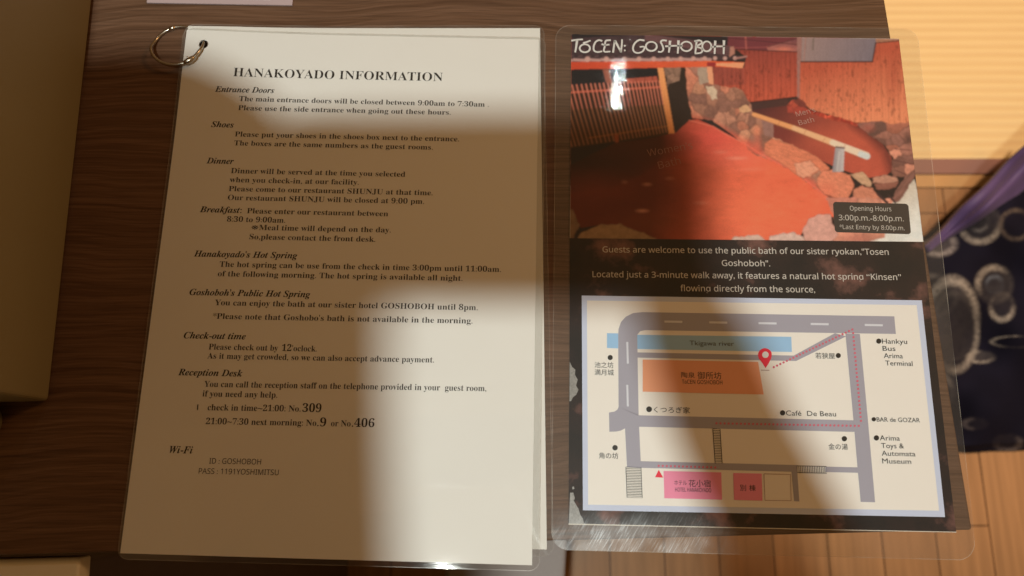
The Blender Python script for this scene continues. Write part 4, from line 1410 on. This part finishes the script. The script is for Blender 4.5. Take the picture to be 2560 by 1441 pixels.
PALE = (0.30, 0.27, 0.24)
cloth_ring(2450, 560, 48, 45, 13, PALE, 200, 350, 0.16)
cloth_ring(2446, 555, 24, 22, 8, (0.16, 0.15, 0.15), 240, 330, 0.10)
cloth_ring(2540, 562, 38, 36, 9, (0.10, 0.08, 0.07), 60, 330, 0.04)
cloth_ring(2486, 712, 41, 42, 13, PALE, 60, 200, 0.18)
cloth_ring(2486, 712, 20, 20, 8, (0.12, 0.14, 0.18), 40, 160, 0.1)
cloth_ring(2380, 800, 62, 98, 18, PALE, 10, 150, 0.20)
cloth_ring(2385, 830, 58, 96, 14, PALE, 270, 380, 0.0)
cloth_ring(2505, 768, 28, 32, 11, PALE, 190, 350, 0.10)
cloth_ring(2452, 893, 30, 13, 9, PALE, 100, 340, 0.3)
cloth_ring(2540, 855, 60, 14, 7, PALE, 60, 190, 0.0)
cloth_ring(2345, 610, 40, 26, 14, (0.24, 0.22, 0.22), 0, 360, 0.45)
cloth_ring(2330, 740, 60, 50, 12, (0.2, 0.18, 0.17), 90, 250, 0.05)
cloth_ring(2437, 1060, 26, 12, 10, (0.10, 0.085, 0.09), 100, 260, 0.2)
cloth_ring(2520, 1108, 30, 18, 12, (0.12, 0.10, 0.10), 200, 380, 0.2)
cloth_ring(2330, 980, 50, 48, 12, (0.2, 0.18, 0.17), 30, 200, 0.05)
for cx, cy, r in ((2640, 620, 44), (2700, 760, 46), (2620, 900, 40), (2740, 940, 44), (2800, 560, 42), (2860, 720, 44), (2860, 900, 40), (2680, 1040, 36), (2240, 900, 44), (2220, 740, 40)):
    cloth_ring(cx, cy, r, r * 0.95, 12, PALE, random.uniform(0, 180), random.uniform(200, 360), 0.1)
F = [(j * GX + i, (j + 1) * GX + i, (j + 1) * GX + i + 1, j * GX + i + 1) for j in range(GY - 1) for i in range(GX - 1)]
nb = len(V)
# the heap under it: side walls to the floor
border = [i for i in range(GX)] + [(j + 1) * GX - 1 for j in range(1, GY)] + [(GY - 1) * GX + i for i in range(GX - 2, -1, -1)] + [j * GX for j in range(GY - 2, 0, -1)]
for i in border:
    V.append(Vector((V[i].x, V[i].y, FZ + 0.001)))
m_ = len(border)
for k in range(m_):
    F.append((border[k], border[(k + 1) % m_], nb + (k + 1) % m_, nb + k))
F.append(tuple(nb + k for k in range(m_)))
me = bpy.data.meshes.new('cloth')
me.from_pydata([tuple(v) for v in V], [], F)
me.update()
at = me.color_attributes.new('print', 'FLOAT_COLOR', 'POINT')
colr = np.vstack([base, base[border]])
at.data.foreach_set('color', np.column_stack([colr, np.ones(len(colr))]).astype(np.float32).ravel())
mrb, nt, b = mk('navy_ring_cotton')
vc = node(nt, 'ShaderNodeVertexColor'); vc.layer_name = 'print'
nt.links.new(vc.outputs['Color'], b.inputs['Base Color'])
b.inputs['Roughness'].default_value = 0.9
b.inputs['Specular IOR Level'].default_value = 0.1
bmt = bmesh.new(); bmt.from_mesh(me)
bmesh.ops.recalc_face_normals(bmt, faces=bmt.faces[:]); bmt.to_mesh(me); bmt.free()
link('cloth', me, mrb, robe, True)


def satin():
    m, nt, b = mk('purple_satin')
    tc = node(nt, 'ShaderNodeTexCoord')
    nz = node(nt, 'ShaderNodeTexNoise'); nz.inputs['Scale'].default_value = 20
    nt.links.new(tc.outputs['Object'], nz.inputs['Vector'])
    rp = node(nt, 'ShaderNodeValToRGB')
    rp.color_ramp.elements[0].color = (0.048, 0.030, 0.105, 1)
    rp.color_ramp.elements[1].color = (0.120, 0.075, 0.215, 1)
    nt.links.new(nz.outputs['Fac'], rp.inputs['Fac'])
    nt.links.new(rp.outputs['Color'], b.inputs['Base Color'])
    b.inputs['Roughness'].default_value = 0.62
    b.inputs['Sheen Weight'].default_value = 0.05
    return m


LV, LF = [], []
NL, NW = 60, 14
for i in range(NL):
    t = i / (NL - 1)
    x = 2312 + t * 420; yo = 612 - t * 420 * 0.985
    wd = 26 + 62 * min(1, t * 2.2)
    for k in range(NW):
        s = k / (NW - 1)
        px_ = x + s * wd * 0.50 + 3 * math.sin(t * 21 + s * 3); py_ = yo + s * wd * 0.72
        z = robe_z(px_, py_) + 0.006 + 0.010 * math.sin(math.pi * s) + 0.004 * math.sin(s * 9 + t * 6)
        LV.append(P(px_, py_, z))
for i in range(NL - 1):
    for k in range(NW - 1):
        LF.append((i * NW + k, (i + 1) * NW + k, (i + 1) * NW + k + 1, i * NW + k + 1))
nl = len(LV)
for v in LV[:]:
    LV.append(v + Vector((0, 0, -0.012)))
LF += [tuple(nl + q for q in f[::-1]) for f in LF]
bd_ = [i * NW for i in range(NL)] + [(NL - 1) * NW + k for k in range(1, NW)] + [i * NW + NW - 1 for i in range(NL - 2, -1, -1)] + [k for k in range(NW - 2, 0, -1)]
for k in range(len(bd_)):
    a, b2 = bd_[k], bd_[(k + 1) % len(bd_)]
    LF.append((a, b2, nl + b2, nl + a))
me = bpy.data.meshes.new('lining')
me.from_pydata([tuple(v) for v in LV], [], LF)
me.update()
bmt = bmesh.new(); bmt.from_mesh(me)
bmesh.ops.recalc_face_normals(bmt, faces=bmt.faces[:]); bmt.to_mesh(me); bmt.free()
link('lining', me, satin(), robe, True)

# ------------------------------------------------------------------ the photographer: phone, hands, arms and head between lamp and table
def occ(px_, py_, z):
    """the point at height z whose shadow from the ceiling lamp falls on this point of the table"""
    s = P(px_, py_)
    return s + (LAMP - s) * (z / LAMP.z)


CM = cam_ob.matrix_world


def cpt(x, y, z):
    return CM @ Vector((x, y, z))


M_SKIN = simple('skin', (0.50, 0.30, 0.20), 0.55, vary=0.08, scale=50)
M_HAIR = simple('dark_hair', (0.02, 0.016, 0.014), 0.5, vary=0.3, scale=300)
M_NAVY = simple('navy_cotton', (0.016, 0.017, 0.040), 0.9, vary=0.2)
M_PHONE = simple('phone_shell', (0.03, 0.03, 0.034), 0.35, vary=0.05)
M_GLASS = simple('lens_glass', (0.01, 0.01, 0.012), 0.08, vary=0.0)
M_SCREEN = simple('phone_screen', (0.012, 0.012, 0.013), 0.12, vary=0.0)

ph = thing('phone', 'dark smartphone held flat above the table by the photographer', 'phone')


def cam_slab(name, x0, x1, y0, y1, z0, z1, r, mat, parent):
    q = rounded([Vector((x0, y1)), Vector((x1, y1)), Vector((x1, y0)), Vector((x0, y0))], r)
    bm = bmesh.new()
    t = [bm.verts.new(cpt(p.x, p.y, z1)) for p in q]
    b2 = [bm.verts.new(cpt(p.x, p.y, z0)) for p in q]
    bm.faces.new(t); bm.faces.new(b2[::-1])
    for i in range(len(q)):
        bm.faces.new((t[i], b2[i], b2[(i + 1) % len(q)], t[(i + 1) % len(q)]))
    bmesh.ops.recalc_face_normals(bm, faces=bm.faces[:])
    return from_bm(name, bm, mat, parent)


PX0, PX1, PY0, PY1 = -0.128, 0.021, -0.016, 0.058
cam_slab('shell', PX0, PX1, PY0, PY1, 0.004, 0.012, 0.011, M_PHONE, ph)
cam_slab('screen', PX0 + 0.003, PX1 - 0.003, PY0 + 0.003, PY1 - 0.003, 0.0122, 0.0126, 0.009, M_SCREEN, ph)
cam_slab('camera_bump', -0.016, 0.017, -0.013, 0.022, 0.002, 0.0038, 0.006, M_PHONE, ph)


def skin_body(name, verts, edges, root, mat, parent, sub=2):
    me = bpy.data.meshes.new(name)
    me.from_pydata([tuple(v[0]) for v in verts], edges, [])
    o = bpy.data.objects.new(name, me)
    COL.objects.link(o)
    md = o.modifiers.new('skin', 'SKIN')
    for i, v in enumerate(verts):
        sv = me.skin_vertices[0].data[i]
        r = v[1]
        sv.radius = (r, r) if not isinstance(r, tuple) else r
        sv.use_root = (i == root)
    md.use_smooth_shade = True
    ss = o.modifiers.new('smooth', 'SUBSURF'); ss.levels = sub; ss.render_levels = sub
    dg = bpy.context.evaluated_depsgraph_get()
    m2 = bpy.data.meshes.new_from_object(o.evaluated_get(dg))
    bpy.data.objects.remove(o)
    m2.name = name
    return link(name, m2, mat, parent, True)


person = thing('person', 'person in a navy robe leaning over the table, holding a phone flat with both hands', 'person')
# right arm: its shadow is the dark band across the map
rw_ = occ(1752, 870, 0.395)
r_mid = occ(1818, 1060, 0.375)
r_el = occ(1990, 1370, 0.335)
r_sh = Vector((0.150, -0.400, 0.300))
lw_ = cpt(-0.152, 0.028, 0.006)
l_el = occ(0, 330, 0.375)
l_sh = Vector((-0.270, -0.400, 0.330))
neck = Vector((-0.125, -0.340, 0.400))
head0 = Vector((-0.152, -0.225, 0.455))
head1 = Vector((-0.170, -0.130, 0.475))
pel = Vector((-0.060, -0.600, -0.120))
chest = Vector((-0.080, -0.440, 0.240))
V = [(pel, 0.13), (chest, (0.15, 0.11)), (neck, 0.055), (head0, 0.075), (head1, 0.086), (head1 + Vector((-0.008, 0.060, -0.006)), 0.070),
     (r_sh, 0.058), (r_el, 0.026), (r_mid, 0.0240), (rw_, 0.0245),
     (l_sh, 0.058), (l_el, 0.045), (l_el.lerp(lw_, 0.6) + Vector((0, 0.010, 0)), 0.050), (lw_, 0.036)]
E_ = [(0, 1), (1, 2), (2, 3), (3, 4), (4, 5), (1, 6), (6, 7), (7, 8), (8, 9), (1, 10), (10, 11), (11, 12), (12, 13)]


def digit(root, pts):
    a = len(V)
    for p, r in pts:
        V.append((cpt(*p), r))
    E_.append((root, a))
    for k in range(len(pts) - 1):
        E_.append((a + k, a + k + 1))


# right hand: palm under the lower right corner of the phone, fingers behind it, thumb over the screen
V.append((occ(1722, 740, 0.405), 0.0225)); V.append((cpt(0.013, -0.012, 0.016), 0.012))
E_ += [(9, 14), (14, 15)]
for y, ln in ((-0.014, 0.002), (0.004, 0.004), (0.022, 0.002), (0.038, -0.002)):
    digit(15, [((0.020, y, 0.012), 0.008), ((0.0235, y + 0.002, 0.005), 0.0072), ((0.0195 - ln, y + 0.004, 0.0), 0.0062)])
digit(14, [((0.008, -0.014, 0.024), 0.010), ((-0.010, -0.002, 0.024), 0.009), ((-0.032, 0.010, 0.020), 0.0075)])
# left hand: beside the other end
V.append((cpt(-0.143, 0.022, 0.010), 0.016)); V.append((cpt(-0.140, 0.040, 0.010), 0.013))
E_ += [(13, 16 + 15), (31, 32)]
for k, (y, ln) in enumerate(((0.050, 0.020), (0.035, 0.026), (0.018, 0.024), (0.003, 0.017))):
    digit(32 if k < 2 else 31, [((-0.137, y, 0.004), 0.0085), ((-0.128, y + 0.002, -0.003), 0.008), ((-0.128 + ln, y + 0.003, -0.003), 0.007)])
digit(31, [((-0.136, 0.004, 0.022), 0.010), ((-0.120, 0.014, 0.024), 0.009), ((-0.100, 0.022, 0.020), 0.0075)])
k0 = len(V)                                          # crown and nose
V += [(head1 + Vector((-0.012, 0.105, -0.012)), 0.036), (head1 + Vector((-0.004, 0.030, -0.098)), 0.014)]
E_ += [(5, k0), (4, k0 + 1)]
skin_body('body', V, E_, 0, M_SKIN, person, 2)
# robe: trunk and wide sleeves
VR = [(Vector((-0.06, -0.78, FZ + 0.05)), 0.24), (Vector((-0.06, -0.70, -0.35)), 0.22), (pel, 0.18), (chest, (0.185, 0.14)), (neck + Vector((0.01, -0.04, -0.05)), 0.075),
      (r_sh, 0.080), (r_el + (r_sh - r_el) * 0.30, 0.046), (l_sh, 0.095), (l_el + Vector((0.01, -0.05, -0.01)), 0.105), (l_el.lerp(lw_, 0.62) + Vector((0, -0.03, -0.01)), 0.072), (occ(470, 650, 0.40), 0.055)]
skin_body('robe_cloth', VR, [(0, 1), (1, 2), (2, 3), (3, 4), (3, 5), (5, 6), (3, 7), (7, 8), (8, 9), (8, 10)], 2, M_NAVY, person, 2)
VH = [(head0 + Vector((0, -0.012, 0.03)), 0.070), (head1 + Vector((0, 0.0, 0.022)), 0.084), (head1 + Vector((-0.008, 0.055, 0.020)), 0.068),
      (head1 + Vector((-0.012, 0.106, 0.006)), 0.034), (head0 + Vector((0.004, -0.060, 0.020)), 0.040)]
skin_body('hair', VH, [(0, 1), (1, 2), (2, 3), (4, 0)], 1, M_HAIR, person, 2)
